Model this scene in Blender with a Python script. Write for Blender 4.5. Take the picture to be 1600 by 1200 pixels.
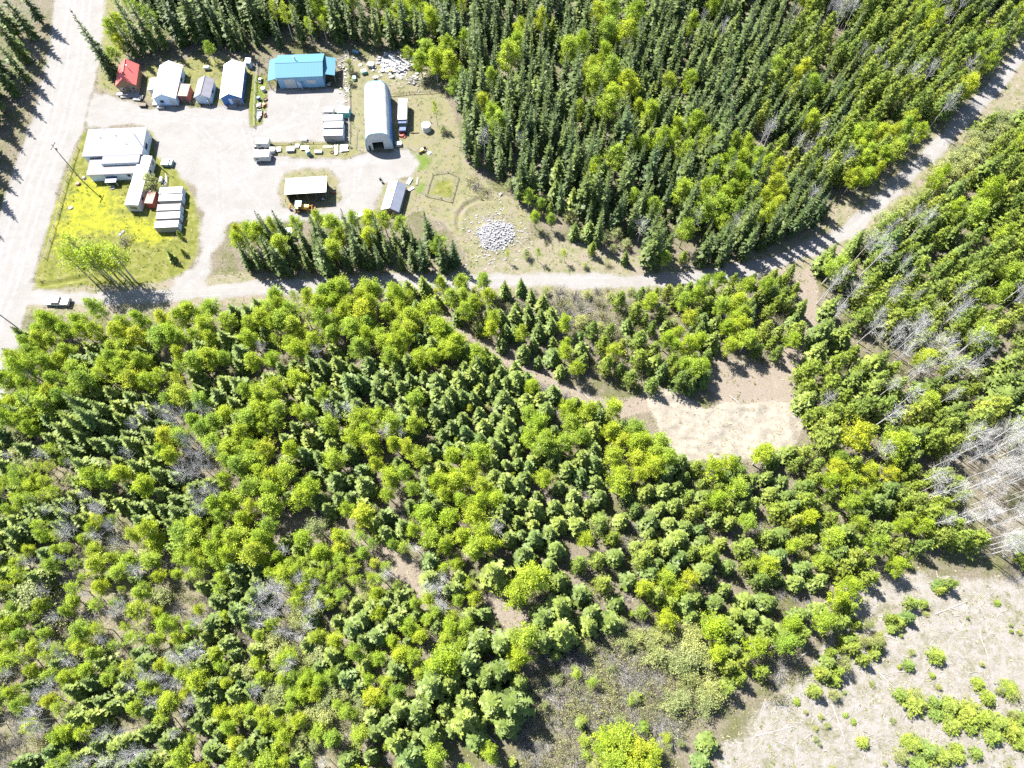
import bpy, math, random
import numpy as np
from mathutils import Vector, Matrix

for _o in list(bpy.data.objects):
    bpy.data.objects.remove(_o)
SC = bpy.context.scene
R = math.radians

# ------------------------------------------------------------------ camera
ALT = 150.0                 # drone height above the ground, metres
TILT = R(23.4)              # camera tilt away from straight down
FPX = 1109.0                # focal length in pixels of a 1600 px wide frame
cd = bpy.data.cameras.new('camera')
cd.sensor_width = 36.0
cd.lens = FPX / 1600.0 * 36.0
cd.clip_start = 1.0
cd.clip_end = 6000.0
cam = bpy.data.objects.new('camera', cd)
SC.collection.objects.link(cam)
cam.location = (0, 0, ALT)
cam.rotation_euler = (TILT, 0, 0)
SC.camera = cam

# ------------------------------------------------------------------ sky and sun
SUN_EL = R(54)
SHADOW = Vector((1.0, -0.90))            # the way shadows fall on the ground
SHADOW.normalize()
w = bpy.data.worlds.new('World')
SC.world = w
w.use_nodes = True
nt = w.node_tree
nt.nodes.clear()
sky = nt.nodes.new('ShaderNodeTexSky')
sky.sky_type = 'NISHITA'
sky.sun_disc = False
sky.sun_elevation = SUN_EL
sky.sun_rotation = math.atan2(-SHADOW.x, -SHADOW.y)
sky.air_density = 1.0
sky.dust_density = 0.6
bg = nt.nodes.new('ShaderNodeBackground')
bg.inputs['Strength'].default_value = 0.078
wo = nt.nodes.new('ShaderNodeOutputWorld')
nt.links.new(sky.outputs[0], bg.inputs[0])
nt.links.new(bg.outputs[0], wo.inputs[0])
ld = bpy.data.lights.new('sun', 'SUN')
ld.energy = 5.0
ld.angle = R(0.5)
ld.color = (1.0, 0.975, 0.93)
sun = bpy.data.objects.new('sun', ld)
SC.collection.objects.link(sun)
sd = Vector((SHADOW.x * math.cos(SUN_EL), SHADOW.y * math.cos(SUN_EL), -math.sin(SUN_EL)))
sun.rotation_euler = sd.to_track_quat('-Z', 'Y').to_euler()
sun.location = (-60, 60, 200)

SC.view_settings.view_transform = 'Standard'
SC.view_settings.look = 'None'
SC.view_settings.gamma = 1.0
SC.view_settings.exposure = 2.2
SC.view_settings.use_curve_mapping = False
SC.render.engine = 'CYCLES'
SC.cycles.max_bounces = 5
SC.cycles.diffuse_bounces = 3
SC.cycles.transmission_bounces = 3
SC.cycles.use_denoising = False

# ------------------------------------------------------------------ plan survey helpers
_c, _s = math.cos(TILT), math.sin(TILT)


def P(px, py, z=0.0):
    """plan position (metres) of the aerial survey point px,py lying at height z"""
    x = px - 800.0
    y = 600.0 - py
    t = (ALT - z) / (FPX * _c - y * _s)
    return (x * t, (y * _c + FPX * _s) * t)


def proj(X, Y, Z):
    dz = ALT - Z
    depth = Y * _s + dz * _c
    return (800 + FPX * X / depth, 600 - FPX * (Y * _c - dz * _s) / depth)


def poly(pts, z=0.0):
    return np.array([P(a, b, z) for a, b in pts])


def inside1(pg, x, y):
    res = False
    xj, yj = pg[-1]
    for xi, yi in pg:
        if (yi > y) != (yj > y) and x < (xj - xi) * (y - yi) / (yj - yi) + xi:
            res = not res
        xj, yj = xi, yi
    return res


def line_dist1(pl, x, y):
    best = 1e18
    for (ax, ay), (bx, by) in zip(pl[:-1], pl[1:]):
        ux, uy = bx - ax, by - ay
        t = ((x - ax) * ux + (y - ay) * uy) / (ux * ux + uy * uy + 1e-9)
        t = 0 if t < 0 else 1 if t > 1 else t
        best = min(best, (x - ax - t * ux) ** 2 + (y - ay - t * uy) ** 2)
    return math.sqrt(best)


def inside(pg, X, Y):
    X = np.asarray(X, float)
    Y = np.asarray(Y, float)
    res = np.zeros(X.shape, bool)
    n = len(pg)
    j = n - 1
    for i in range(n):
        xi, yi = pg[i]
        xj, yj = pg[j]
        if yi != yj:
            cnd = ((yi > Y) != (yj > Y)) & (X < (xj - xi) * (Y - yi) / (yj - yi) + xi)
            res ^= cnd
        j = i
    return res


def line_dist(pl, X, Y, closed=False):
    X = np.asarray(X, float)
    Y = np.asarray(Y, float)
    d = np.full(X.shape, 1e9)
    n = len(pl)
    for i in range(n if closed else n - 1):
        ax, ay = pl[i]
        bx, by = pl[(i + 1) % n]
        ux, uy = bx - ax, by - ay
        L = ux * ux + uy * uy + 1e-9
        t = np.clip(((X - ax) * ux + (Y - ay) * uy) / L, 0, 1)
        d = np.minimum(d, np.hypot(X - ax - t * ux, Y - ay - t * uy))
    return d


def sdist(pg, X, Y):
    """signed distance, positive inside"""
    d = line_dist(pg, X, Y, True)
    return np.where(inside(pg, X, Y), d, -d)


_rs = np.random.RandomState(7)
_lat = _rs.rand(256, 256)


def vnoise(X, Y, s):
    X = np.asarray(X, float) / s + 500.0
    Y = np.asarray(Y, float) / s + 500.0
    xi = np.floor(X).astype(int)
    yi = np.floor(Y).astype(int)
    fx = X - xi
    fy = Y - yi
    fx = fx * fx * (3 - 2 * fx)
    fy = fy * fy * (3 - 2 * fy)
    a = _lat[xi % 256, yi % 256]
    b = _lat[(xi + 1) % 256, yi % 256]
    c = _lat[xi % 256, (yi + 1) % 256]
    d = _lat[(xi + 1) % 256, (yi + 1) % 256]
    return (a * (1 - fx) + b * fx) * (1 - fy) + (c * (1 - fx) + d * fx) * fy


def fbm(X, Y, s):
    return (vnoise(X, Y, s) + .5 * vnoise(X + 31, Y - 17, s * .5) + .25 * vnoise(X - 9, Y + 53, s * .25)) / 1.75


# ------------------------------------------------------------------ materials
def new_mat(name):
    m = bpy.data.materials.new(name)
    m.use_nodes = True
    m.node_tree.nodes.clear()
    return m, m.node_tree.nodes, m.node_tree.links


def mat(name, col, rough=0.6, metal=0.0, var=0.12, scale=1.5, bump=0.0, dirt=None, spec=0.5):
    """painted or weathered surface: base colour with blotchy wear from object-space noise"""
    m, N, L = new_mat(name)
    out = N.new('ShaderNodeOutputMaterial')
    b = N.new('ShaderNodeBsdfPrincipled')
    b.inputs['Roughness'].default_value = rough
    b.inputs['Metallic'].default_value = metal
    b.inputs['Specular IOR Level'].default_value = spec
    tc = N.new('ShaderNodeTexCoord')
    no = N.new('ShaderNodeTexNoise')
    no.inputs['Scale'].default_value = scale
    no.inputs['Detail'].default_value = 6
    L.new(tc.outputs['Object'], no.inputs['Vector'])
    rp = N.new('ShaderNodeValToRGB')
    rp.color_ramp.elements[0].position = .3
    rp.color_ramp.elements[1].position = .7
    c0 = [max(0, v * (1 - var)) for v in col]
    c1 = [min(1, v * (1 + var)) for v in col]
    if dirt:
        c0 = [v * .45 + d * .55 for v, d in zip(col, dirt)]
    rp.color_ramp.elements[0].color = (*c0, 1)
    rp.color_ramp.elements[1].color = (*c1, 1)
    L.new(no.outputs['Fac'], rp.inputs['Fac'])
    L.new(rp.outputs[0], b.inputs['Base Color'])
    if bump:
        bp = N.new('ShaderNodeBump')
        bp.inputs['Strength'].default_value = bump
        bp.inputs['Distance'].default_value = .05
        L.new(no.outputs['Fac'], bp.inputs['Height'])
        L.new(bp.outputs[0], b.inputs['Normal'])
    L.new(b.outputs[0], out.inputs[0])
    return m


def ribbed(name, col, axis='X', pitch=0.9, rough=0.35, dirt=None):
    """metal sheet roofing with standing ribs as fine relief"""
    m = mat(name, col, max(rough, .7), 0.0, .06, .5, dirt=dirt, spec=.15)
    N, L = m.node_tree.nodes, m.node_tree.links
    b = [n for n in N if n.type == 'BSDF_PRINCIPLED'][0]
    tc = [n for n in N if n.type == 'TEX_COORD'][0]
    wv = N.new('ShaderNodeTexWave')
    wv.wave_type = 'BANDS'
    wv.bands_direction = axis
    wv.inputs['Scale'].default_value = 0.314 / pitch
    L.new(tc.outputs['Object'], wv.inputs['Vector'])
    bp = N.new('ShaderNodeBump')
    bp.inputs['Strength'].default_value = .25
    bp.inputs['Distance'].default_value = .03
    L.new(wv.outputs['Fac'], bp.inputs['Height'])
    L.new(bp.outputs[0], b.inputs['Normal'])
    return m


def foliage(name, cols, trans=0.3, tint=0.35, scale=.9):
    """leaf or needle material: colour differs from tree to tree and a little from spray to spray"""
    m, N, L = new_mat(name)
    out = N.new('ShaderNodeOutputMaterial')
    oi = N.new('ShaderNodeObjectInfo')
    rp = N.new('ShaderNodeValToRGB')
    rp.color_ramp.elements.remove(rp.color_ramp.elements[1])
    rp.color_ramp.elements[0].position = 0
    rp.color_ramp.elements[0].color = (*cols[0], 1)
    for i, c in enumerate(cols[1:]):
        e = rp.color_ramp.elements.new((i + 1) / (len(cols) - 1))
        e.color = (*c, 1)
    L.new(oi.outputs['Random'], rp.inputs['Fac'])
    at = N.new('ShaderNodeAttribute')
    at.attribute_name = 'tint'
    mr = N.new('ShaderNodeMapRange')
    mr.inputs['To Min'].default_value = 1 - tint
    mr.inputs['To Max'].default_value = 1 + tint
    L.new(at.outputs['Fac'], mr.inputs['Value'])
    hs = N.new('ShaderNodeHueSaturation')
    L.new(mr.outputs[0], hs.inputs['Value'])
    mh = N.new('ShaderNodeMapRange')
    mh.inputs['To Min'].default_value = .506
    mh.inputs['To Max'].default_value = .494
    L.new(at.outputs['Fac'], mh.inputs['Value'])
    L.new(mh.outputs[0], hs.inputs['Hue'])
    L.new(rp.outputs[0], hs.inputs['Color'])
    b = N.new('ShaderNodeBsdfPrincipled')
    b.inputs['Roughness'].default_value = .55
    b.inputs['Specular IOR Level'].default_value = .25
    t = N.new('ShaderNodeBsdfTranslucent')
    L.new(hs.outputs[0], b.inputs['Base Color'])
    L.new(hs.outputs[0], t.inputs['Color'])
    mx = N.new('ShaderNodeMixShader')
    mx.inputs[0].default_value = trans
    L.new(b.outputs[0], mx.inputs[1])
    L.new(t.outputs[0], mx.inputs[2])
    L.new(mx.outputs[0], out.inputs[0])
    return m


def ground_mat():
    m, N, L = new_mat('ground_cover')
    out = N.new('ShaderNodeOutputMaterial')
    b = N.new('ShaderNodeBsdfPrincipled')
    b.inputs['Roughness'].default_value = .95
    b.inputs['Specular IOR Level'].default_value = .1
    tc = N.new('ShaderNodeTexCoord')

    def noise(scale, detail=8, rough=.6, off=0):
        mp = N.new('ShaderNodeMapping')
        mp.inputs['Location'].default_value = (off, off * .7, 0)
        L.new(tc.outputs['Object'], mp.inputs['Vector'])
        n = N.new('ShaderNodeTexNoise')
        n.inputs['Scale'].default_value = scale
        n.inputs['Detail'].default_value = detail
        n.inputs['Roughness'].default_value = rough
        L.new(mp.outputs[0], n.inputs['Vector'])
        return n.outputs['Fac']

    def ramp(fac, stops):
        stops = [(p, tuple(v * .305 for v in c) if c not in ((0, 0, 0), (1, 1, 1), (.2, .2, .2), (.8, .8, .8)) else c) for p, c in stops]
        rp = N.new('ShaderNodeValToRGB')
        els = rp.color_ramp.elements
        els[0].position, els[0].color = stops[0][0], (*stops[0][1], 1)
        els[1].position, els[1].color = stops[-1][0], (*stops[-1][1], 1)
        for p, c in stops[1:-1]:
            e = els.new(p)
            e.color = (*c, 1)
        L.new(fac, rp.inputs['Fac'])
        return rp.outputs[0]

    def mix(fac, a, c):
        x = N.new('ShaderNodeMix')
        x.data_type = 'RGBA'
        L.new(fac, x.inputs['Factor'])
        L.new(a, x.inputs['A'])
        L.new(c, x.inputs['B'])
        return x.outputs['Result']

    fine = noise(2.6, 6, .7)
    mid = noise(.5, 8, .65, 5)
    big = noise(.11, 6, .6, 9)
    speck = noise(7.0, 4, .7, 3)

    def mask(attr, ch, wob=.55):
        a = N.new('ShaderNodeAttribute')
        a.attribute_name = attr
        sp = N.new('ShaderNodeSeparateColor')
        L.new(a.outputs['Color'], sp.inputs[0])
        ad = N.new('ShaderNodeMath')
        ad.operation = 'MULTIPLY_ADD'
        sb = N.new('ShaderNodeMath')
        sb.operation = 'SUBTRACT'
        sb.inputs[1].default_value = .5
        av = N.new('ShaderNodeMath')
        av.operation = 'ADD'
        L.new(mid, av.inputs[0])
        L.new(fine, av.inputs[1])
        hv = N.new('ShaderNodeMath')
        hv.operation = 'MULTIPLY'
        hv.inputs[1].default_value = .5
        L.new(av.outputs[0], hv.inputs[0])
        L.new(hv.outputs[0], sb.inputs[0])
        L.new(sb.outputs[0], ad.inputs[0])
        ad.inputs[1].default_value = wob * 3
        L.new(sp.outputs[ch], ad.inputs[2])
        mr = N.new('ShaderNodeMapRange')
        mr.interpolation_type = 'SMOOTHSTEP'
        mr.inputs['From Min'].default_value = .3
        mr.inputs['From Max'].default_value = .7
        L.new(ad.outputs[0], mr.inputs['Value'])
        return mr.outputs[0]

    # forest floor: dead grass, leaf litter, patches of moss
    litter = ramp(fine, [(.25, (.17, .14, .10)), (.5, (.32, .275, .20)), (.75, (.50, .44, .335))])
    moss = ramp(fine, [(.3, (.11, .125, .045)), (.7, (.30, .29, .13))])
    mossy = ramp(big, [(.45, (0, 0, 0)), (.62, (1, 1, 1))])
    floor = mix(mossy, litter, moss)
    soil = ramp(fine, [(.25, (.31, .25, .19)), (.55, (.46, .385, .305)), (.8, (.60, .53, .44))])
    drygrass = ramp(fine, [(.25, (.24, .21, .13)), (.5, (.42, .37, .25)), (.78, (.58, .52, .38))])
    dg2 = ramp(mid, [(.35, (.23, .26, .09)), (.65, (.50, .44, .31))])
    dry = mix(ramp(mid, [(.4, (1, 1, 1)), (.56, (0, 0, 0))]), drygrass, dg2)
    bare = noise(.22, 7, .7, 21)
    dry = mix(ramp(bare, [(.50, (0, 0, 0)), (.62, (1, 1, 1))]), dry, soil)
    dry = mix(ramp(noise(1.1, 6, .75, 33), [(.56, (0, 0, 0)), (.68, (1, 1, 1))]), dry, litter)
    pale = ramp(fine, [(.28, (.36, .315, .26)), (.5, (.52, .475, .42)), (.75, (.68, .645, .60))])
    pale2 = ramp(mid, [(.38, (.26, .25, .12)), (.5, (.45, .40, .34)), (.68, (.56, .55, .56))])
    plm = mix(ramp(speck, [(.4, (0, 0, 0)), (.6, (1, 1, 1))]), pale, pale2)
    scrub = ramp(fine, [(.3, (.14, .15, .05)), (.7, (.33, .31, .15))])
    plm = mix(ramp(noise(.2, 8, .75, 41), [(.52, (0, 0, 0)), (.66, (1, 1, 1))]), plm, scrub)
    plm = mix(ramp(noise(.9, 7, .8, 47), [(.55, (0, 0, 0)), (.66, (1, 1, 1))]), plm, litter)
    gravel = ramp(mid, [(.3, (.46, .425, .39)), (.5, (.51, .475, .44)), (.72, (.55, .515, .48))])
    damp = ramp(noise(.16, 8, .7, 61), [(.38, (.42, .39, .36)), (.52, (.485, .46, .435)), (.66, (.53, .505, .48))])
    gravel_b = damp
    grv = mix(ramp(fine, [(.3, (.2, .2, .2)), (.7, (.8, .8, .8))]), gravel, gravel_b)
    grass = ramp(mid, [(.3, (.17, .205, .035)), (.5, (.29, .30, .065)), (.72, (.47, .43, .19))])
    lush = ramp(fine, [(.3, (.15, .25, .03)), (.7, (.28, .36, .08))])
    flower = mix(ramp(speck, [(.40, (0, 0, 0)), (.56, (1, 1, 1))]), ramp(mid, [(.3, (.24, .32, .02)), (.7, (.42, .46, .06))]), ramp(mid, [(.3, (.52, .50, .03)), (.7, (.68, .61, .05))]))

    col = floor
    for attr, ch, c, wob in (('zone_a', 'Red', soil, .6), ('zone_a', 'Green', dry, .7), ('zone_a', 'Blue', plm, .6),
                             ('zone_b', 'Red', grass, .7), ('zone_b', 'Green', flower, .8), ('zone_b', 'Blue', lush, .7),
                             ('zone_c', 'Red', grv, .35)):
        col = mix(mask(attr, ch, wob), col, c)
    # wheel tracks: slightly paler packed gravel with its own attribute
    trk = ramp(fine, [(.3, (.55, .54, .535)), (.7, (.61, .605, .60))])
    col = mix(mask('zone_c', 'Green', .5), col, trk)
    ash = ramp(speck, [(.35, (.36, .35, .345)), (.65, (.72, .71, .715))])
    col = mix(mask('zone_c', 'Blue', .6), col, ash)
    straw = mix(ramp(noise(.8, 8, .7, 71), [(.4, (0, 0, 0)), (.6, (1, 1, 1))]), ramp(fine, [(.3, (.40, .345, .265)), (.7, (.56, .50, .40))]), ramp(fine, [(.3, (.50, .445, .36)), (.7, (.66, .60, .50))]))
    col = mix(mask('zone_d', 'Red', .4), col, straw)
    L.new(col, b.inputs['Base Color'])
    bp = N.new('ShaderNodeBump')
    bp.inputs['Strength'].default_value = .55
    bp.inputs['Distance'].default_value = .22
    L.new(fine, bp.inputs['Height'])
    L.new(bp.outputs[0], b.inputs['Normal'])
    L.new(b.outputs[0], out.inputs[0])
    return m


M = {}
M['ground'] = ground_mat()
M['white'] = mat('white_paint', (0.373, 0.373, 0.369), .5, dirt=(.36, .355, .34), scale=.8)
M['white_roof'] = ribbed('white_sheet_roof', (0.432, 0.432, 0.432), 'X', .9, .4)
M['cream'] = mat('cream_sheet', (0.299, 0.288, 0.270), .55, dirt=(.36, .33, .29), scale=.7)
M['fabric'] = mat('white_fabric', (0.432, 0.432, 0.432), .7, scale=.4, var=.04)
M['box_white'] = mat('container_white', (0.235, 0.235, 0.237), .5, dirt=(.20, .195, .185), scale=.7)
M['blue_tarp'] = mat('blue_fabric', (.02, .17, .50), .5, scale=.6)
M['blue_trim'] = mat('blue_trim', (.05, .36, .50), .5)
M['blue_roof'] = ribbed('blue_sheet_roof', (.050, .125, .165), 'X', .9, .5, dirt=(.058, .135, .172))
M['blue_wall'] = mat('blue_wall', (.16, .30, .42), .6, scale=.6)
M['blue_dark'] = mat('dark_blue_wall', (.03, .12, .32), .6, scale=.6)
M['pale_wall'] = mat('pale_blue_wall', (.40, .50, .62), .6, scale=.6)
M['grey_roof'] = mat('grey_roofing', (0.124, 0.120, 0.133), .8, scale=.5, var=.08)
M['grey_roof2'] = mat('old_roofing', (0.124, 0.117, 0.120), .85, scale=.35, dirt=(.14, .11, .09))
M['grey_wall'] = mat('grey_siding', (.45, .50, .54), .6, scale=.6)
M['red_roof'] = ribbed('red_sheet_roof', (0.365, 0.083, 0.074), 'Y', .7, .45)
M['log'] = mat('log_wall', (.20, .11, .06), .8, scale=2)
M['wood'] = mat('weathered_wood', (0.142, 0.124, 0.101), .85, scale=2.5, var=.3)
M['wood_dark'] = mat('dark_wood', (.10, .075, .055), .85, scale=2.5, var=.3)
M['wood_pale'] = mat('pale_lumber', (0.202, 0.176, 0.135), .8, scale=2, var=.2)
M['plank'] = mat('grey_plank', (0.164, 0.157, 0.153), .85, scale=2, var=.2)
M['terracotta'] = mat('faded_red_siding', (.30, .075, .06), .7, scale=1)
M['salmon'] = mat('faded_orange_roof', (0.202, 0.112, 0.078), .75, scale=.9, dirt=(.24, .16, .12))
M['lilac'] = mat('lilac_shingle', (0.131, 0.125, 0.142), .85, scale=.9)
M['glass'] = mat('window_glass', (.03, .045, .06), .08, scale=.3, spec=.9)
M['rubber'] = mat('tyre_rubber', (.02, .02, .02), .85)
M['steel'] = mat('bare_steel', (.38, .40, .42), .45, .6, scale=2)
M['rust'] = mat('rusty_steel', (.26, .10, .045), .85, scale=3, var=.35)
M['yellow'] = mat('machine_yellow', (.52, .27, .02), .5, scale=2, dirt=(.32, .17, .06))
M['green'] = mat('faded_green', (.12, .34, .26), .6, scale=2)
M['teal'] = mat('pale_teal', (0.127, 0.202, 0.195), .6, scale=2)
M['red'] = mat('red_paint', (.45, .05, .04), .5, scale=2)
M['navy'] = mat('navy_paint', (.03, .055, .13), .4, scale=2)
M['black'] = mat('black_plastic', (.025, .025, .027), .6)
M['poly_clear'] = ribbed('corrugated_plastic', (0.097, 0.109, 0.142), 'Y', .5, .4, dirt=(.17, .175, .20))
M['concrete'] = mat('broken_concrete', (.185, .18, .182), .9, scale=3, var=.25, bump=.4)
M['bark_spruce'] = mat('spruce_bark', (.12, .085, .06), .9, scale=3, var=.3)
M['bark_aspen'] = mat('aspen_bark', (.36, .33, .26), .8, scale=3, var=.25)
M['bark_pale'] = mat('dead_aspen_bark', (.40, .385, .365), .85, scale=3, var=.2)
M['old_log'] = mat('old_log', (.235, .215, .19), .9, scale=3, var=.3)
M['twig'] = mat('bare_twigs', (.21, .195, .175), .9, scale=2, var=.25)
M['twig_brown'] = mat('brown_twigs', (.20, .165, .13), .9, scale=2, var=.25)
M['spruce'] = foliage('spruce_needles', [(0.096, 0.135, 0.028), (0.125, 0.165, 0.034), (0.162, 0.202, 0.036), (0.098, 0.146, 0.036), (0.173, 0.206, 0.032)], .28, .35)
M['spruce_old'] = foliage('old_spruce_needles', [(0.052, 0.077, 0.019), (0.067, 0.094, 0.023), (0.088, 0.117, 0.025), (0.053, 0.084, 0.025), (0.096, 0.123, 0.023)], .22, .35)
M['pine'] = foliage('pine_needles', [(0.169, 0.224, 0.029), (0.201, 0.254, 0.033), (0.142, 0.205, 0.040), (0.237, 0.273, 0.038), (0.176, 0.235, 0.046)], .3, .35)
M['aspen'] = foliage('aspen_leaves', [(0.301, 0.371, 0.022), (0.245, 0.344, 0.028), (0.344, 0.395, 0.024), (0.213, 0.311, 0.040), (0.322, 0.388, 0.028), (0.267, 0.361, 0.044), (0.376, 0.401, 0.027)], .52, .28)
M['willow'] = foliage('willow_leaves', [(.235, .255, .08), (.27, .285, .085), (.19, .22, .08), (.245, .27, .10)], .42, .3)
M['blade_dry'] = foliage('dry_blades', [(.40, .34, .21), (.34, .30, .18)], .2, .3)
M['blade_green'] = foliage('green_blades', [(.13, .17, .03), (.17, .19, .04)], .3, .3)

# ------------------------------------------------------------------ object helpers
COL = SC.collection


def tag(o, label, cat=None, group=None, kind=None):
    if label:
        o['label'] = label
    if cat:
        o['category'] = cat
    if group:
        o['group'] = group
    if kind:
        o['kind'] = kind
    return o


def empty(name, x, y, z=0.0, rz=0.0, label=None, cat=None, group=None):
    o = bpy.data.objects.new(name, None)
    o.empty_display_size = .3
    COL.objects.link(o)
    o.location = (x, y, z)
    o.rotation_euler = (0, 0, rz)
    tag(o, label, cat, group)
    return o


class MB:
    def __init__(s):
        s.v, s.f = [], []

    def add(s, vs, fs):
        k = len(s.v)
        s.v += [tuple(p) for p in vs]
        s.f += [tuple(i + k for i in f) for f in fs]
        return s

    def box(s, x0, x1, y0, y1, z0, z1):
        return s.add([(x0, y0, z0), (x1, y0, z0), (x1, y1, z0), (x0, y1, z0),
                      (x0, y0, z1), (x1, y0, z1), (x1, y1, z1), (x0, y1, z1)],
                     [(3, 2, 1, 0), (4, 5, 6, 7), (0, 1, 5, 4), (1, 2, 6, 5), (2, 3, 7, 6), (3, 0, 4, 7)])

    def rbox(s, cx, cy, cz, sx, sy, sz, rz=0, rx=0, ry=0):
        m = Matrix.Rotation(rz, 3, 'Z') @ Matrix.Rotation(ry, 3, 'Y') @ Matrix.Rotation(rx, 3, 'X')
        q = []
        for dz in (-.5, .5):
            for dx, dy in ((-.5, -.5), (.5, -.5), (.5, .5), (-.5, .5)):
                p = m @ Vector((dx * sx, dy * sy, dz * sz))
                q.append((p.x + cx, p.y + cy, p.z + cz))
        return s.add(q, [(3, 2, 1, 0), (4, 5, 6, 7), (0, 1, 5, 4), (1, 2, 6, 5), (2, 3, 7, 6), (3, 0, 4, 7)])

    def tube(s, p0, p1, r0, r1=None, n=8, cap=True):
        r1 = r0 if r1 is None else r1
        p0, p1 = Vector(p0), Vector(p1)
        d = (p1 - p0).normalized()
        a = d.orthogonal().normalized()
        b = d.cross(a)
        vs = []
        for p, r in ((p0, r0), (p1, r1)):
            for i in range(n):
                t = 2 * math.pi * i / n
                q = p + (a * math.cos(t) + b * math.sin(t)) * r
                vs.append(tuple(q))
        fs = [(i, (i + 1) % n, n + (i + 1) % n, n + i) for i in range(n)]
        if cap:
            fs += [tuple(range(n - 1, -1, -1)), tuple(range(n, 2 * n))]
        return s.add(vs, fs)

    def lathe(s, prof, n=16, axis='Z', o=(0, 0, 0)):
        vs = []
        for r, z in prof:
            for i in range(n):
                t = 2 * math.pi * i / n
                a, b = r * math.cos(t), r * math.sin(t)
                vs.append({'Z': (a + o[0], b + o[1], z + o[2]), 'X': (z + o[0], a + o[1], b + o[2]), 'Y': (a + o[0], z + o[1], b + o[2])}[axis])
        fs = []
        for k in range(len(prof) - 1):
            for i in range(n):
                fs.append((k * n + i, k * n + (i + 1) % n, (k + 1) * n + (i + 1) % n, (k + 1) * n + i))
        fs.append(tuple(range(n - 1, -1, -1)))
        fs.append(tuple(range((len(prof) - 1) * n, len(prof) * n)))
        return s.add(vs, fs)

    def prism(s, pts, y0, y1):
        """polygon in the x-z plane pushed from y0 to y1"""
        n = len(pts)
        vs = [(x, y0, z) for x, z in pts] + [(x, y1, z) for x, z in pts]
        fs = [tuple(range(n - 1, -1, -1)), tuple(range(n, 2 * n))] + [(i, (i + 1) % n, n + (i + 1) % n, n + i) for i in range(n)]
        return s.add(vs, fs)

    def prism_x(s, pts, x0, x1):
        n = len(pts)
        vs = [(x0, y, z) for y, z in pts] + [(x1, y, z) for y, z in pts]
        fs = [tuple(range(n)), tuple(range(2 * n - 1, n - 1, -1))] + [(i, n + i, n + (i + 1) % n, (i + 1) % n) for i in range(n)]
        return s.add(vs, fs)

    def build(s, name, material, parent=None, label=None, smooth=False, loc=None):
        me = bpy.data.meshes.new(name)
        me.from_pydata(s.v, [], s.f)
        me.materials.append(M[material] if isinstance(material, str) else material)
        if smooth:
            me.polygons.foreach_set('use_smooth', [True] * len(me.polygons))
        o = bpy.data.objects.new(name, me)
        COL.objects.link(o)
        if parent is not None:
            o.parent = parent
        if loc:
            o.location = loc
        if label:
            o['label'] = label
        return o


def copy_tree(o, parent=None):
    c = o.copy()
    COL.objects.link(c)
    c.parent = parent
    for ch in list(o.children):
        copy_tree(ch, c)
    return c

# ------------------------------------------------------------------ ground plan
ROAD = poly([(92, -25), (166, -25), (154, 100), (130, 205), (100, 265), (77, 340), (54, 425), (46, 470), (30, 525), (14, 590), (2, 650),
             (-20, 720), (-70, 820), (-170, 820), (-70, 450), (0, 333), (26, 258), (48, 190), (74, 95)])
TRACK = [P(*q) for q in ((40, 466), (130, 466), (250, 463), (330, 456), (450, 448), (560, 442), (700, 440), (850, 438), (1000, 440), (1130, 430), (1235, 402), (1330, 358),
                         (1400, 292), (1480, 215), (1560, 130), (1605, 75), (1690, -20))]
TRACK_W = 4.0
YARD = poly([(146, 140), (187, 153), (235, 167), (300, 168), (392, 167), (396, 200), (398, 128), (425, 140), (540, 138), (537, 205), (540, 240), (600, 238), (640, 232), (652, 258), (640, 277),
             (600, 284), (585, 325), (560, 346), (520, 342), (440, 345), (362, 348), (352, 372), (332, 402), (327, 440), (333, 458), (248, 462),
             (276, 436), (303, 420), (310, 398), (314, 340), (302, 298), (276, 262), (246, 240), (241, 205), (232, 194), (135, 198), (128, 188)])
LAWN = poly([(127, 205), (238, 203), (244, 242), (276, 264), (303, 300), (314, 342), (310, 398), (288, 424), (250, 442), (66, 452), (52, 440), (77, 350), (103, 268)])
FLOWERS = poly([(108, 282), (134, 272), (192, 290), (198, 330), (246, 340), (272, 376), (240, 388), (200, 376), (150, 372), (110, 380), (84, 390), (80, 362), (96, 312)])
ISLAND = poly([(438, 278), (450, 266), (512, 264), (528, 280), (534, 306), (518, 322), (480, 330), (446, 322), (436, 300)])
SHED_GRASS = poly([(230, 100), (290, 90), (345, 85), (388, 96), (400, 110), (402, 160), (392, 164), (300, 162), (232, 158), (222, 130)])
STRIP_A = poly([(387, 140), (399, 118), (416, 120), (418, 172), (410, 195), (392, 197)])
STRIP_B = poly([(396, 222), (470, 219), (540, 222), (570, 236), (540, 248), (460, 246), (425, 242)])
EAST = poly([(538, 100), (560, 92), (640, 80), (690, 120), (712, 180), (722, 240), (768, 292), (826, 330), (830, 370), (795, 402), (735, 425), (724, 395), (700, 350), (650, 330), (600, 338), (586, 322),
             (602, 286), (642, 278), (654, 258), (640, 232), (566, 238), (540, 240)])
LUSH_A = poly([(648, 240), (672, 238), (675, 256), (658, 268), (642, 266)])
LUSH_B = poly([(645, 290), (665, 288), (664, 304), (650, 306)])
LUSH_C = poly([(592, 290), (602, 284), (606, 296), (596, 304)])
GARDEN = poly([(678, 276), (714, 278), (704, 312), (668, 305)])
WEST_VERGE = poly([(165, -20), (190, -20), (200, 80), (186, 150), (150, 140), (156, 80)])
MOUND = poly([(1005, 612), (1060, 608), (1100, 640), (1130, 630), (1160, 632), (1240, 628), (1256, 665), (1240, 700), (1180, 716), (1110, 724), (1045, 716), (1028, 668)])
CLEAR2 = poly([(1112, 562), (1150, 556), (1215, 574), (1245, 600), (1246, 640), (1160, 640), (1128, 628), (1100, 600)])
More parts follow.
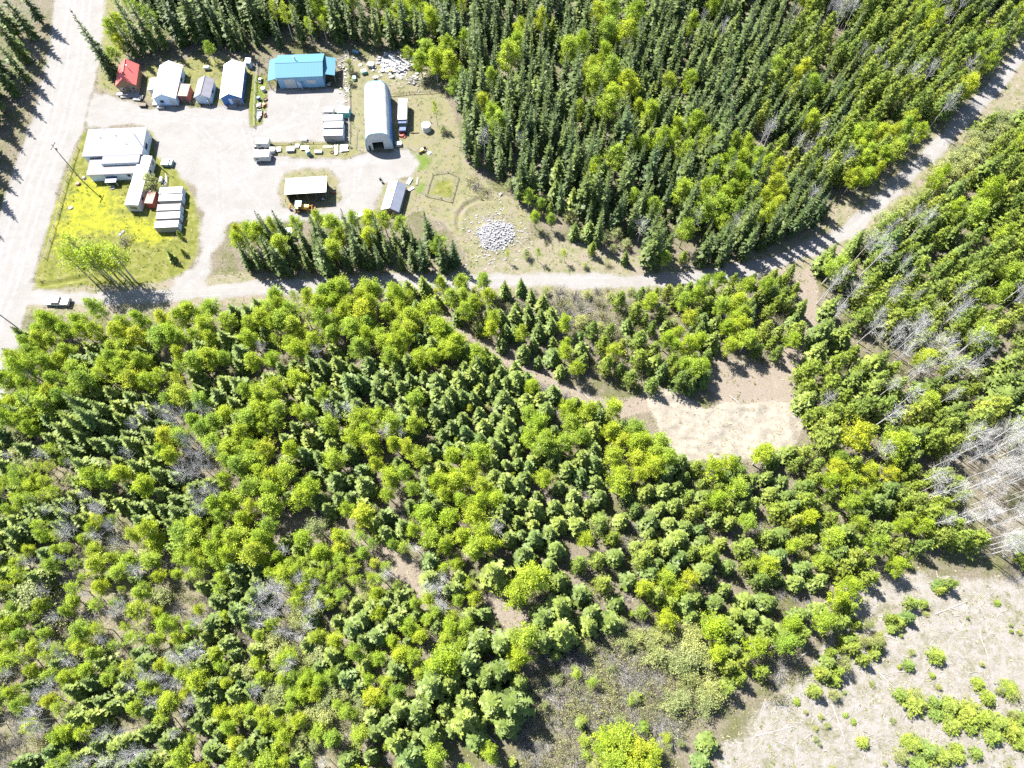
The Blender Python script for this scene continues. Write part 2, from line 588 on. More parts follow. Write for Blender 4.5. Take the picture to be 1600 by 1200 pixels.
TRAIL = [P(*q) for q in ((640, 448), (668, 480), (722, 524), (790, 556), (850, 590), (905, 625), (960, 640), (1015, 628))]
TRAIL2 = [P(*q) for q in ((1246, 402), (1262, 440), (1262, 500), (1236, 560), (1205, 600))]
TRAIL3 = [P(*q) for q in ((440, 800), (520, 820), (590, 860), (640, 920), (660, 950))]
TRAIL4 = [P(*q) for q in ((640, 900), (720, 870), (790, 835), (830, 800))]
TRAIL5 = [P(*q) for q in ((700, 930), (780, 950), (860, 1000), (940, 1050), (980, 1110), (1050, 1180))]
GAP_A = poly([(590, 850), (650, 870), (672, 918), (650, 940), (616, 900)])
GAP_B = poly([(752, 930), (800, 930), (838, 970), (800, 988), (760, 968)])
GAP_C = poly([(70, 900), (130, 860), (210, 868), (250, 900), (200, 960), (130, 990), (60, 985)])
GAP_D = poly([(440, 810), (500, 805), (545, 830), (540, 870), (470, 880), (430, 850)])
CLEARING = poly([(1338, 912), (1430, 896), (1500, 905), (1700, 900), (1700, 1300), (1090, 1300), (1130, 1180), (1200, 1095), (1262, 1045), (1300, 985), (1325, 945)])
VERGE_N = poly([(860, 372), (960, 392), (1080, 412), (1190, 396), (1290, 352), (1310, 312), (1420, 272), (1330, 330), (1260, 385), (1130, 422), (1000, 432), (870, 430), (760, 432), (735, 424), (790, 404), (836, 372)])
VERGE_S = poly([(330, 460), (640, 446), (640, 470), (500, 462), (340, 480)])
RUBBLE = poly([(746, 362), (758, 350), (775, 345), (800, 352), (806, 372), (790, 385), (772, 393), (752, 386)])
DEBRIS = poly([(590, 92), (606, 84), (628, 92), (642, 100), (634, 114), (626, 126), (612, 112), (598, 106)])
OPEN_E = poly([(1480, 205), (1545, 138), (1600, 110), (1700, 40), (1700, 150), (1600, 165), (1560, 172)])
LOOSE = poly([(-60, 700), (90, 720), (250, 820), (420, 880), (600, 870), (720, 960), (600, 1100), (560, 1260), (-60, 1260)])
BRUSH = poly([(850, 1020), (960, 985), (1060, 985), (1090, 1060), (1060, 1130), (950, 1190), (830, 1210), (820, 1110)])

# one fine grid over the surveyed land; each square goes to the piece of the setting it lies in
XS = np.arange(-190, 190.01, .55)
YS = np.arange(-32, 232.01, .55)
GX, GY = np.meshgrid(XS, YS, indexing='ij')
gx, gy = GX.ravel(), GY.ravel()
jit = (fbm(gx, gy, 4.0) - .5) * 2.2


def soft(pg, width=1.2, j=1.0):
    return np.clip(.5 + (sdist(pg, gx, gy) + jit * j) / (2 * width), 0, 1)


def soft_line(pl, half, width=.8, j=.5):
    return np.clip(.5 + (half - line_dist(pl, gx, gy) + jit * j) / (2 * width), 0, 1)


z_road = soft(ROAD, 1.4, .7)
z_track = soft_line(TRACK, TRACK_W / 2, 1.3, .9)
z_yard = soft(YARD, 1.8, 1.3)
z_yard = z_yard * (1 - soft(ISLAND, 1.6, 1.0)) * (1 - soft(STRIP_A, 1.0, .7)) * (1 - soft(STRIP_B, 1.0, .7))
gravel = np.maximum(np.maximum(z_road, z_track), z_yard)
tan = np.maximum.reduce([soft_line(TRAIL, 2.2), soft_line(TRAIL2, 2.4), soft_line(TRAIL3, 2.4, 1.5) * .6, soft_line(TRAIL4, 1.6, 1.2) * .6, soft_line(TRAIL5, 1.8, 1.2) * .6, soft(GAP_A), soft(GAP_B), soft(CLEAR2) * .9, soft(GAP_D) * .8])
dryg = np.maximum.reduce([soft(EAST), soft(VERGE_N) * .95, soft(VERGE_S), soft(ISLAND, .8, .5), soft(SHED_GRASS), soft(STRIP_B, .6, .4), soft(GAP_C), soft(OPEN_E), soft(WEST_VERGE), soft(LAWN), soft(GARDEN), soft(LOOSE, 4, 2) * .5, soft(BRUSH) * .42, soft_line(TRACK, 5.2, 1.5) * .8])
plc = soft(CLEARING, 1.8)
grass = np.maximum.reduce([soft(LAWN, 1.0) * .85, soft(SHED_GRASS) * .55, soft(STRIP_A, .6, .4) * .9, soft(STRIP_B, .6, .4) * .5, soft(ISLAND) * .42, soft(GARDEN) * .75, soft(EAST) * .40, soft(WEST_VERGE) * .5])
flow = soft(FLOWERS, 4.0, 2.6) * .63
lush = np.maximum.reduce([soft(LUSH_A, 2, 1.2) * .75, soft(LUSH_B, 2, 1.2) * .7, soft(LUSH_C, 2, 1.2) * .7, soft(STRIP_A, 1.5, .8) * .5])
rutm = np.zeros_like(gx)
road_c = [P(128, -25), P(112, 100), P(86, 205), P(58, 275), P(36, 345), P(8, 440), P(-20, 510), P(-60, 640), P(-120, 820)]
for off in (-3.4, -1.4, 1.2, 3.2):
    pl = [(a[0] + off, a[1]) for a in road_c]
    rutm = np.maximum(rutm, np.clip(1 - line_dist(pl, gx, gy) / 1.3, 0, 1) * .56)
for off in (-.9, .9):
    pl = [(a[0] + off * .6, a[1] + off) for a in TRACK]
    rutm = np.maximum(rutm, np.clip(1 - line_dist(pl, gx, gy) / .7, 0, 1) * .55)
for pl_ in (((200, 180), (300, 190), (340, 230), (345, 330), (322, 420), (290, 450)), ((180, 172), (280, 178), (380, 190), (400, 262), (450, 256), (560, 254), (630, 246)),
            ((330, 300), (420, 258), (520, 250), (590, 246)), ((470, 145), (462, 180), (420, 206), (392, 208), (350, 240)), ((560, 256), (556, 300), (530, 330), (440, 338), (360, 330)),
            ((345, 240), (380, 290), (420, 340)), ((500, 150), (480, 190), (430, 204))):
    pl_ = [P(*q) for q in pl_]
    for off in (-.85, .85):
        rutm = np.maximum(rutm, np.clip(1 - line_dist([(a[0] + off * .8, a[1] + off * .6) for a in pl_], gx, gy) / 1.1, 0, 1) * .5)
rutm *= gravel
ashm = np.maximum(soft(RUBBLE, .8, .6), soft(DEBRIS, .7, .6))
# relief: gentle undulation, heaps in the tan clearing, a shallow ditch ring
base_h = (fbm(gx, gy, 22.0) - .5) * .5 * (1 - gravel) + (fbm(gx, gy, 2.4) - .5) * .22 * (1 - gravel)
mnd = soft(MOUND, .9, .4)
lump = np.maximum(0, vnoise(gx, gy, 2.3) - .35) * 1.5 + np.maximum(0, vnoise(gx + 7, gy + 3, 1.3) - .45) * .8
base_h += mnd * (lump * .55 + .13 * np.sin((gx * .35 + gy + 2.5 * fbm(gx, gy, 6)) * 3.2))
base_h += soft(RUBBLE, 1.5, .5) * .5
DITCH = [P(*q) for q in ((768, 312), (748, 311), (728, 320), (717, 334), (715, 348), (718, 360))]
DITCH2 = [P(*q) for q in ((52, 440), (70, 445), (110, 438), (160, 430))]
for dl in (DITCH, DITCH2):
    dd = line_dist(dl, gx, gy)
    base_h += -.55 * np.exp(-(dd / .45) ** 2) + .22 * np.exp(-((dd - 1.0) / .5) ** 2)
base_h -= .02
gz = base_h

nx, ny = GX.shape
idx = np.arange(nx * ny).reshape(nx, ny)
quads = np.stack([idx[:-1, :-1], idx[1:, :-1], idx[1:, 1:], idx[:-1, 1:]], -1).reshape(-1, 4)
qc = lambda a: a[quads].mean(1)
kindq = np.zeros(len(quads), int)
zl = np.maximum(soft(LAWN, 1.0), 0)
kindq[qc(zl) > .5] = 1
kindq[qc(soft(MOUND, .9, .4)) > .5] = 2
kindq[qc(soft(CLEARING, 1.6)) > .5] = 3
kindq[qc(soft_line(TRAIL, 2.2)) > .5] = 4
kindq[qc(z_yard) > .5] = 5
kindq[qc(z_track) > .5] = 6
kindq[qc(z_road) > .5] = 7
NAMES = {0: ('ground', 'forest floor of dead grass and leaf litter under the trees'),
         1: ('lawn', 'green lawn yellow with dandelions beside the gravel road'),
         2: ('dirt_mounds', 'tan heaps of bare earth in the forest clearing'),
         3: ('dry_clearing', 'pale dry grass clearing with scattered small pines'),
         4: ('forest_trail', 'narrow bare earth trail running into the young stand'),
         5: ('gravel_yard', 'pale gravel yard between the sheds and the house'),
         6: ('dirt_track', 'dirt track crossing the forest from the road'),
         7: ('gravel_road', 'wide pale gravel road along the edge of the woods')}
for k, (nm, lb) in NAMES.items():
    q = quads[kindq == k]
    used, inv = np.unique(q, return_inverse=True)
    me = bpy.data.meshes.new(nm)
    me.vertices.add(len(used))
    co = np.stack([gx[used], gy[used], gz[used]], 1).astype(np.float32)
    me.vertices.foreach_set('co', co.ravel())
    me.loops.add(q.size)
    me.loops.foreach_set('vertex_index', inv.ravel().astype(np.int32))
    me.polygons.add(len(q))
    me.polygons.foreach_set('loop_start', np.arange(0, q.size, 4, dtype=np.int32))
    me.polygons.foreach_set('use_smooth', np.ones(len(q), bool))
    me.update(calc_edges=True)
    for an, chans in (('zone_a', (tan, dryg, plc)), ('zone_b', (grass, flow, lush)), ('zone_c', (gravel, rutm, ashm)), ('zone_d', (soft(MOUND, 1.2, .6), rutm * 0, rutm * 0))):
        a = me.attributes.new(an, 'FLOAT_COLOR', 'POINT')
        d = np.ones((len(used), 4), np.float32)
        for i, ch in enumerate(chans):
            d[:, i] = ch[used]
        a.data.foreach_set('color', d.ravel())
    me.materials.append(M['ground'])
    o = bpy.data.objects.new(nm, me)
    COL.objects.link(o)
    tag(o, lb, None, None, 'structure')

# land beyond the surveyed part, to the horizon
x0, x1, y0, y1 = XS[0], XS[-1], YS[0], YS[-1]
B = 4000
MB().add([(x0, y0, -.3), (x1, y0, -.3), (x1, y1, -.3), (x0, y1, -.3), (-B, -B, -.3), (B, -B, -.3), (B, B, -.3), (-B, B, -.3)],
         [(0, 4, 5, 1), (1, 5, 6, 2), (2, 6, 7, 3), (3, 7, 4, 0)]).build('terrain', 'ground')
tag(bpy.data.objects['terrain'], 'wooded land stretching away beyond the property', None, None, 'structure')


def gheight(x, y):
    i = int(round((x - XS[0]) / .55))
    j = int(round((y - YS[0]) / .55))
    if 0 <= i < nx and 0 <= j < ny:
        return float(gz[i * ny + j])
    return -.3

# ------------------------------------------------------------------ buildings
def frame_from(A, B, z):
    """A = far end, B = near end (survey pixels at height z): middle, heading so that local +Y runs B->A, length"""
    ax, ay = P(*A, z)
    bx, by = P(*B, z)
    L = math.hypot(ax - bx, ay - by)
    return (ax + bx) / 2, (ay + by) / 2, math.atan2(ay - by, ax - bx) - math.pi / 2, L


def gable(name, label, A, B, hr, he, hw, roof, wall, over=.35, cat='shed', trim='white'):
    x, y, rz, L = frame_from(A, B, hr)
    t = empty(name, x, y, 0, rz, label, cat)
    l2 = L / 2 - over
    k = (hr - he) / hw
    ww = hw - over
    hw_wall = he + 0  # wall top under the eave
    top = hr - .06
    pts = [(-ww, -.3), (ww, -.3), (ww, hr - k * ww - .1), (0, top - .05), (-ww, hr - k * ww - .1)]
    MB().prism(pts, -l2, l2).build('wall', wall, t)
    n = math.hypot(hw, hr - he)
    for sg in (-1, 1):
        th = .10
        ps = [(0, hr), (sg * hw, he), (sg * hw, he - th), (0, hr - th)]
        if sg < 0:
            ps = ps[::-1]
        MB().prism(ps, -L / 2, L / 2).build('roof_slope', roof, t)
    MB().rbox(0, 0, hr + .012, .34, L + .02, .05).build('ridge_cap', roof, t)
    return t, L, hw


def opening(parent, name, x0, x1, z0, z1, y, material, frame='white', kind='front'):
    """a door or window set on a wall whose outer face is at local y (front) or x (side)"""
    o = MB()
    if kind == 'front':
        o.box(x0, x1, y - .05, y - .003, z0, z1)
    else:
        o.box(y + .003, y + .05, x0, x1, z0, z1)
    o = o.build(name, material, parent)
    f = MB()
    b = .08
    for (a0, a1, c0, c1) in ((x0 - b, x0, z0 - b, z1 + b), (x1, x1 + b, z0 - b, z1 + b), (x0, x1, z1, z1 + b), (x0, x1, z0 - b, z0)):
        if kind == 'front':
            f.box(a0, a1, y - .07, y - .004, c0, c1)
        else:
            f.box(y + .004, y + .07, a0, a1, c0, c1)
    f.build('frame', frame, o)
    return o


# red roofed cabin
t, L, hw = gable('red_cabin', 'log cabin with steep red metal roof beside the gravel road', (195, 91.5), (189.5, 124), 5.0, 2.7, 2.9, 'red_roof', 'log', .4, 'cabin')
fy = -(L / 2 - .4)
opening(t, 'door', -.5, .45, .1, 2.05, fy, 'wood_dark', 'wood')
opening(t, 'window', .95, 1.9, .9, 1.8, fy, 'glass', 'white')
opening(t, 'window', -1.9, -1.0, .9, 1.8, fy, 'glass', 'white')
pz = MB()
MB().box(-2.5, 2.5, fy - 2.0, fy - .02, .05, .28).build('porch_deck', 'plank', t)
for sx in (-2.4, 2.4):
    MB().tube((sx, fy - 1.9, .28), (sx, fy - 1.9, 1.2), .06, n=6).build('porch_post', 'log', t)
MB().box(-2.4, .3, fy - 1.94, fy - 1.86, 1.0, 1.1).build('porch_rail', 'wood', t)
MB().tube((.9, 1.0, 4.0), (.9, 1.0, 5.4), .13, n=8).build('stove_pipe', 'steel', t)
RED = (t.location.x, t.location.y)

# white house with annex
t, L, hw = gable('white_house', 'long white roofed house with pale blue front gable and small annex', (263.5, 94.5), (251.5, 147), 4.4, 2.75, 3.25, 'white_roof', 'pale_wall', .35, 'house')
fy = -(L / 2 - .35)
opening(t, 'door', 1.1, 2.2, .1, 2.1, fy, 'white', 'white')
opening(t, 'window', -1.6, -.6, 1.0, 1.9, fy, 'glass', 'white')
opening(t, 'window', -3.0, -1.8, 1.0, 1.9, 2.9, 'glass', 'white', 'side')
opening(t, 'window', 1.5, 2.8, 1.0, 1.9, 2.9, 'glass', 'white', 'side')
MB().box(-5.3, -2.92, -1.9, 2.0, -.3, 2.0).build('annex_wall', 'white', t)
MB().prism([(-5.5, 1.95), (-2.8, 2.35), (-2.8, 2.47), (-5.5, 2.07)], -2.1, 2.2).build('annex_roof', 'white_roof', t)
MB().box(-4.4, -3.1, fy - .1, fy + 4.0, .02, .3).build('boardwalk', 'wood_pale', t)
MB().tube((-1.0, 2.0, 3.6), (-1.0, 2.0, 4.9), .12, n=8).build('stove_pipe', 'steel', t)
WHITE = (t.location.x, t.location.y)

# faded orange storage shed
x, y = P(290.5, 146, 1.2)
t = empty('storage_shed', x, y, 0, R(-3), 'small box shed with faded orange roof between two white houses', 'shed')
MB().box(-1.15, 1.15, -2.0, 2.0, -.2, 2.3).build('wall', 'terracotta', t)
MB().add([(-1.3, -2.15, 2.3), (1.3, -2.15, 2.3), (1.3, 2.15, 2.42), (-1.3, 2.15, 2.42), (-1.3, -2.15, 2.42), (1.3, -2.15, 2.42), (1.3, 2.15, 2.54), (-1.3, 2.15, 2.54)],
         [(3, 2, 1, 0), (4, 5, 6, 7), (0, 1, 5, 4), (1, 2, 6, 5), (2, 3, 7, 6), (3, 0, 4, 7)]).build('roof', 'salmon', t)
opening(t, 'door', -.5, .5, .05, 1.95, -2.0, 'wood_dark', 'wood')

# grey lilac shed
t, L, hw = gable('grey_shed', 'small shed with lilac grey shingle roof and pale blue open door', (319.5, 118), (312, 147.5), 3.6, 2.3, 2.3, 'lilac', 'grey_wall', .3, 'shed')
fy = -(L / 2 - .3)
opening(t, 'door', -.1, 1.2, .05, 2.0, fy, 'pale_wall', 'white')
MB().rbox(1.5, fy - .6, 1.0, .06, 1.15, 1.9, R(25)).build('open_door_leaf', 'white', t)
opening(t, 'window', -.6, .7, .9, 1.7, 2.0, 'glass', 'white', 'side')
GREY = (t.location.x, t.location.y)

# white roofed blue house
t, L, hw = gable('blue_walled_house', 'white roofed house with dark blue walls beside the grass strip', (363.5, 92.5), (356.5, 146.5), 4.2, 2.6, 3.0, 'white_roof', 'blue_dark', .35, 'house')
fy = -(L / 2 - .35)
opening(t, 'door', -.75, .05, .1, 2.1, fy, 'pale_wall', 'white')
opening(t, 'garage_door', .5, 2.2, .1, 2.0, fy, 'grey_roof', 'white')
opening(t, 'window', -2.5, -1.5, 1.0, 1.8, 2.65, 'glass', 'white', 'side')
opening(t, 'window', 1.4, 2.6, 1.0, 1.8, 2.65, 'glass', 'white', 'side')
MB().box(-1.4, .9, fy - 1.3, fy - .08, .02, .22).build('doorstep', 'plank', t)
for sx in (-2.9, 2.9):
    MB().box(sx - .04, sx + .04, fy - .40, fy - .32, .1, 2.55).build('downpipe', 'white', t)
BLUEH = (t.location.x, t.location.y)

# blue roofed workshop: ridge runs along X
def workshop():
    hr, he = 5.2, 4.0
    ax, ay = P(429.5, 98.5, hr)
    bx, by = P(504, 95.5, hr)
    L = math.hypot(bx - ax, by - ay)
    rz = math.atan2(by - ay, bx - ax)
    t = empty('blue_roofed_workshop', (ax + bx) / 2, (ay + by) / 2, 0, rz, 'big workshop with sky blue metal roof and lean-to at each end', 'workshop')
    # depth to the front eave
    fx, fy_ = P(466, 120.5, he)
    c, s = math.cos(-rz), math.sin(-rz)
    dpt = abs(s * (fx - t.location.x) + c * (fy_ - t.location.y))
    W = dpt
    l2 = L / 2
    k = (hr - he) / W
    MB().prism_x([(-W + .35, -.3), (W - .35, -.3), (W - .35, he - .02), (0, hr - .16), (-W + .35, he - .02)][::-1], -l2 + .3, l2 - .3).build('wall', 'blue_wall', t)
    for sg in (-1, 1):
        ps = [(0, hr), (sg * W, he), (sg * W, he - .1), (0, hr - .1)]
        if sg > 0:
            ps = ps[::-1]
        MB().prism_x(ps, -l2, l2).build('roof_slope', 'blue_roof', t)
    MB().rbox(0, 0, hr + .012, L + .02, .34, .05).build('ridge_cap', 'blue_roof', t)
    f = -W + .35
    opening(t, 'garage_door', -l2 + 2.0, -l2 + 5.0, .05, 3.0, f, 'white', 'white')
    opening(t, 'window', 1.6, 4.0, 1.3, 2.5, f, 'white', 'white')
    opening(t, 'door', -l2 + 5.5, -l2 + 6.4, .05, 2.05, f, 'pale_wall', 'white')
    MB().rbox(-l2 + 6.5, f - .55, 1.05, .06, 1.0, 2.0, R(18)).build('open_door_leaf', 'pale_wall', t)
    MB().prism([(-.7, 1.9), (.7, 1.9), (.35, 2.3), (-.35, 2.3)], f - .06, f - .004).build('sign_board', 'teal', t)
    # lean-to left and right: roof on posts
    for sg, wd, nm in ((-1, 2.4, 'lean_to_roof'), (1, 3.0, 'lean_to_roof')):
        x0, x1 = sg * (l2 - .28), sg * (l2 + wd)
        yb = W - .8 if sg > 0 else W - .5
        yf = -W + (1.2 if sg > 0 else .1)
        ps = [(x0, 3.75), (x1, 3.0), (x1, 2.88), (x0, 3.63)]
        if sg < 0:
            ps = ps[::-1]
        MB().prism(ps, yf, yb).build(nm, 'blue_roof', t)
        for yy in (yf + .2, (yf + yb) / 2, yb - .2):
            MB().box(x1 - sg * .25 - .07, x1 - sg * .25 + .07, yy - .07, yy + .07, -.1, 2.95).build('post', 'wood', t)
    MB().tube((-1.1, 1.0, 4.4), (-1.1, 1.0, 6.2), .16, n=8).build('chimney_pipe', 'white', t)
    MB().lathe([(.3, 6.2), (.3, 6.3), (.02, 6.45)], 8, 'Z', (-1.1, 1.0, 0)).build('chimney_cap', 'steel', t)
    return t


t = workshop()
SHOP = (t.location.x, t.location.y)


# arched fabric hall
def arch_hall():
    h = 6.3
    ax, ay = P(585, 127, h)
    bx, by = P(588, 208, h)
    L = math.hypot(bx - ax, by - ay)
    rz = math.atan2(ay - by, ax - bx) - math.pi / 2
    t = empty('arched_hall', (ax + bx) / 2, (ay + by) / 2, 0, rz, 'long white fabric hall with arched roof, blue sides and open front', 'hall')
    hw = 3.55
    pr = []
    for i in range(19):
        a = math.pi * i / 18
        e = .62
        cx, sz = math.cos(a), math.sin(a)
        pr.append((-hw * math.copysign(abs(cx) ** e, cx), h * sz ** .72))
    n = len(pr)
    l2 = L / 2

    def skin(i0, i1, nm, material, off=0.0, y0=-l2, y1=l2):
        m = MB()
        ny_ = 9
        vs, fs = [], []
        for j in range(ny_):
            y_ = y0 + (y1 - y0) * j / (ny_ - 1)
            sag = -.05 * math.sin(j * math.pi) if j % 2 else 0
            for i in range(i0, i1 + 1):
                q = pr[i]
                sc = 1 + off / 4 + (0 if j % 2 == 0 else -.012)
                vs.append((q[0] * sc, y_, q[1] * sc))
        w_ = i1 - i0 + 1
        for j in range(ny_ - 1):
            for i in range(w_ - 1):
                fs.append((j * w_ + i, j * w_ + i + 1, (j + 1) * w_ + i + 1, (j + 1) * w_ + i))
        return m.add(vs, fs).build(nm, material, t, smooth=False)

    skin(3, 15, 'roof_fabric', 'fabric')
    skin(0, 3, 'side_fabric', 'blue_tarp')
    skin(15, 18, 'side_fabric', 'blue_tarp')
    # front wall with a door opening, built of pieces round the opening
    fyy = -l2 + .12
    dw0, dw1, dh = -1.75, 1.15, 3.0

    def zat(xx):
        for i in range(n - 1):
            if pr[i][0] <= xx <= pr[i + 1][0]:
                f = (xx - pr[i][0]) / (pr[i + 1][0] - pr[i][0] + 1e-9)
                return (pr[i][1] + f * (pr[i + 1][1] - pr[i][1])) * .985
        return 0
    fw = MB()
    xs = sorted(set([round(p[0] * .985, 4) for p in pr] + [dw0, dw1]))
    for a, b in zip(xs[:-1], xs[1:]):
        zb = dh if (a >= dw0 - 1e-6 and b <= dw1 + 1e-6) else -.1
        za, zc = zat(a), zat(b)
        if max(za, zc) > zb:
            fw.prism([(a, zb), (b, zb), (b, max(zb, zc)), (a, max(zb, za))], fyy, fyy + .06)
    fw.build('front_wall', 'fabric', t)
    bw = MB()
    for a, b in zip(xs[:-1], xs[1:]):
        bw.prism([(a, -.1), (b, -.1), (b, max(-.09, zat(b))), (a, max(-.09, zat(a)))], l2 - .2, l2 - .14)
    bw.build('back_wall', 'grey_roof', t)
    for yy in (-l2 - .02, l2 + .02):
        tr = MB()
        for i in range(n - 1):
            tr.tube((pr[i][0] * 1.01, yy, pr[i][1] * 1.01), (pr[i + 1][0] * 1.01, yy, pr[i + 1][1] * 1.01), .07, n=5)
        tr.build('edge_trim', 'blue_trim', t)
    opening(t, 'side_door', -2.95, -2.3, .05, 1.9, fyy, 'black', 'white')
    MB().box(dw0 - .02, dw1 + .02, -l2 + .2, l2 - .25, -.05, .03).build('dirt_floor', 'wood_dark', t)
    MB().box(dw0, dw1, fyy - .1, fyy - .01, dh, dh + .45).build('rolled_door', 'fabric', t)
    for k in range(7):
        yy = -l2 + .5 + k * (L - 1) / 6
        rb = MB()
        for i in range(n - 1):
            rb.tube((pr[i][0] * .965, yy, pr[i][1] * .965), (pr[i + 1][0] * .965, yy, pr[i + 1][1] * .965), .05, n=4, cap=False)
        rb.build('rib', 'steel', t)
    return t


t = arch_hall()
HALL = (t.location.x, t.location.y)


# house complex: flat roofs stepping down
def flat_block(name, label, TL, TR, BR, BL, z, roof, wall, cat='house', drop=.16):
    c = [P(*q, z) for q in (BL, BR, TR, TL)]
    mx, my = sum(q[0] for q in c) / 4, sum(q[1] for q in c) / 4
    rz = math.atan2(c[1][1] - c[0][1], c[1][0] - c[0][0])
    w_ = (math.hypot(c[1][0] - c[0][0], c[1][1] - c[0][1]) + math.hypot(c[2][0] - c[3][0], c[2][1] - c[3][1])) / 2
    d_ = (math.hypot(c[3][0] - c[0][0], c[3][1] - c[0][1]) + math.hypot(c[2][0] - c[1][0], c[2][1] - c[1][1])) / 2
    return mx, my, rz, w_, d_


mx, my, rz, w_, d_ = flat_block('', '', (141, 199), (229, 201), (222, 241), (125, 245), 3.6, '', '')
t = empty('main_house', mx, my, 0, rz, 'flat grey roofed house stepping down to a lower front wing', 'house')
MB().box(-w_ / 2 + .3, w_ / 2 - .3, -d_ / 2 + .3, d_ / 2 - .3, -.3, 3.42).build('wall', 'grey_wall', t)
MB().box(-w_ / 2, w_ / 2, -d_ / 2, d_ / 2, 3.42, 3.6).build('roof', 'grey_roof', t)
MB().box(-w_ / 2 + w_ * .35, w_ / 2 - w_ * .03, -d_ / 2 - 2.6, -d_ / 2 - .004, 3.38, 3.55).build('roof_overhang', 'grey_roof', t)
wing_y1, wing_y0 = -d_ / 2 + .29, -d_ / 2 - 5.4
MB().box(-w_ / 2 + 2.0, w_ / 2 - 1.0, wing_y0 + .3, wing_y1, -.3, 2.62).build('wing_wall', 'grey_wall', t)
MB().box(-w_ / 2 + 1.7, w_ / 2 - .8, wing_y0, wing_y1, 2.62, 2.76).build('wing_roof', 'grey_roof2', t)
MB().box(-w_ / 2 + 5.4, w_ / 2 - .9, -d_ / 2 - 2.55, -d_ / 2 - 2.5, 2.77, 3.36).build('clerestory_wall', 'grey_wall', t)
opening(t, 'window', -1.9, .6, 1.2, 2.2, wing_y0 + .3, 'white', 'white')
opening(t, 'window', 4.0, 4.7, 1.3, 2.0, wing_y0 + .3, 'glass', 'wood_dark')
opening(t, 'door', -.9, .1, .05, 1.05, wing_y0 + .3, 'navy', 'white')
aw = MB().prism([(-1.6, 1.55), (1.2, 1.55), (1.2, 1.65), (-1.6, 1.65)], wing_y0 - 1.7, wing_y0 + .2).build('porch_roof', 'navy', t)
for sx in (-1.5, 1.1):
    MB().box(sx - .05, sx + .05, wing_y0 - 1.65, wing_y0 - 1.55, -.1, 1.55).build('porch_post', 'white', t)
for k in range(3):
    MB().box(-.7, .3, wing_y0 - 2.0 - .3 * k, wing_y0 - 1.72 - .3 * k, 0, .5 - .16 * k).build('step', 'plank', t)
opening(t, 'window', -1.5, .5, 1.4, 2.4, w_ / 2 - .3, 'glass', 'white', 'side')
for q in ((-4, 1.5), (3.2, -1.0), (0, 2.0)):
    MB().tube((q[0], q[1], 3.6), (q[0], q[1], 4.1), .09, n=8).build('roof_vent', 'steel', t)
HOUSE = (t.location.x, t.location.y)

# mobile home
mx, my, rz, w_, d_ = flat_block('', '', (214.5, 242.5), (232.5, 243), (220, 320), (196.5, 319.5), 3.1, '', '')
t = empty('mobile_home', mx, my, 0, rz, 'long narrow white mobile home standing on the dandelion lawn', 'mobile home')
MB().box(-w_ / 2 + .06, w_ / 2 - .06, -d_ / 2 + .06, d_ / 2 - .06, .35, 2.86).build('body', 'white', t)
MB().prism([(-w_ / 2, 2.86), (w_ / 2, 2.86), (w_ / 2, 2.96), (0, 3.16), (-w_ / 2, 2.96)], -d_ / 2, d_ / 2).build('roof', 'white', t)
MB().box(-w_ / 2 + .12, w_ / 2 - .12, -d_ / 2 + .12, d_ / 2 - .12, -.2, .35).build('skirting', 'plank', t)
for yy in (-5.5, -1.5, 3.0, 6.0):
    opening(t, 'window', yy, yy + 1.1, 1.4, 2.3, w_ / 2 - .06, 'glass', 'white', 'side')
opening(t, 'door', .4, 1.3, .45, 2.4, w_ / 2 - .06, 'wood_dark', 'white', 'side')
opening(t, 'window', -.8, .8, 1.3, 2.2, -d_ / 2 + .06, 'glass', 'white')
for yy in (-4, 2.5):
    MB().box(-.3, .3, yy, yy + .5, 3.0, 3.35).build('roof_vent', 'steel', t)
MOBILE = (t.location.x, t.location.y)

# small red shed behind it
x, y = P(238, 312, 1.1)
t = empty('red_garden_shed', x, y, 0, R(-4), 'small red shed with weathered flat roof squeezed behind the mobile home', 'shed')
MB().box(-.95, .95, -1.9, 1.9, -.2, 2.1).build('wall', 'terracotta', t)
MB().rbox(0, 0, 2.17, 2.1, 4.0, .12).build('roof', 'salmon', t)
opening(t, 'door', -.45, .45, .05, 1.85, -1.9, 'red', 'wood')


# containers
def container(name, label, px, py, ln, wd, ht, rz, shell='white', roof='white', group=None, cat='container', ends='pale_wall'):
    x, y = P(px, py, ht)
    t = empty(name, x, y, 0, rz, label, cat, group)
    b = MB()
    b.box(-ln / 2 + .05, ln / 2 - .05, -wd / 2 + .05, wd / 2 - .05, .16, ht - .06)
    k = int(ln / .5)
    for i in range(k):
        xx = -ln / 2 + .35 + i * (ln - .7) / max(1, k - 1)
        b.box(xx - .1, xx + .1, -wd / 2 + .02, -wd / 2 + .049, .25, ht - .2)
        b.box(xx - .1, xx + .1, wd / 2 - .049, wd / 2 - .02, .25, ht - .2)
    b.build('shell', shell, t)
    MB().box(-ln / 2 + .02, ln / 2 - .02, -wd / 2 + .02, wd / 2 - .02, ht - .059, ht).build('roof', roof, t)
    for sx in (-1, 1):
        for sy in (-1, 1):
            MB().box(sx * (ln / 2 - .07) - .07, sx * (ln / 2 - .07) + .07, sy * (wd / 2 - .07) - .07, sy * (wd / 2 - .07) + .07, 0, ht + .015).build('corner_post', shell, t)
    for sy in (-1, 1):
        d = MB().box(ln / 2 - .048, ln / 2 - .012, min(sy * .04, sy * (wd / 2 - .16)), max(sy * .04, sy * (wd / 2 - .16)), .2, ht - .12).build('door', ends, t)
        MB().tube((ln / 2 - .0, sy * .35, .25), (ln / 2 - .0, sy * .35, ht - .2), .025, n=5).build('lock_rod', 'steel', d)
    return t


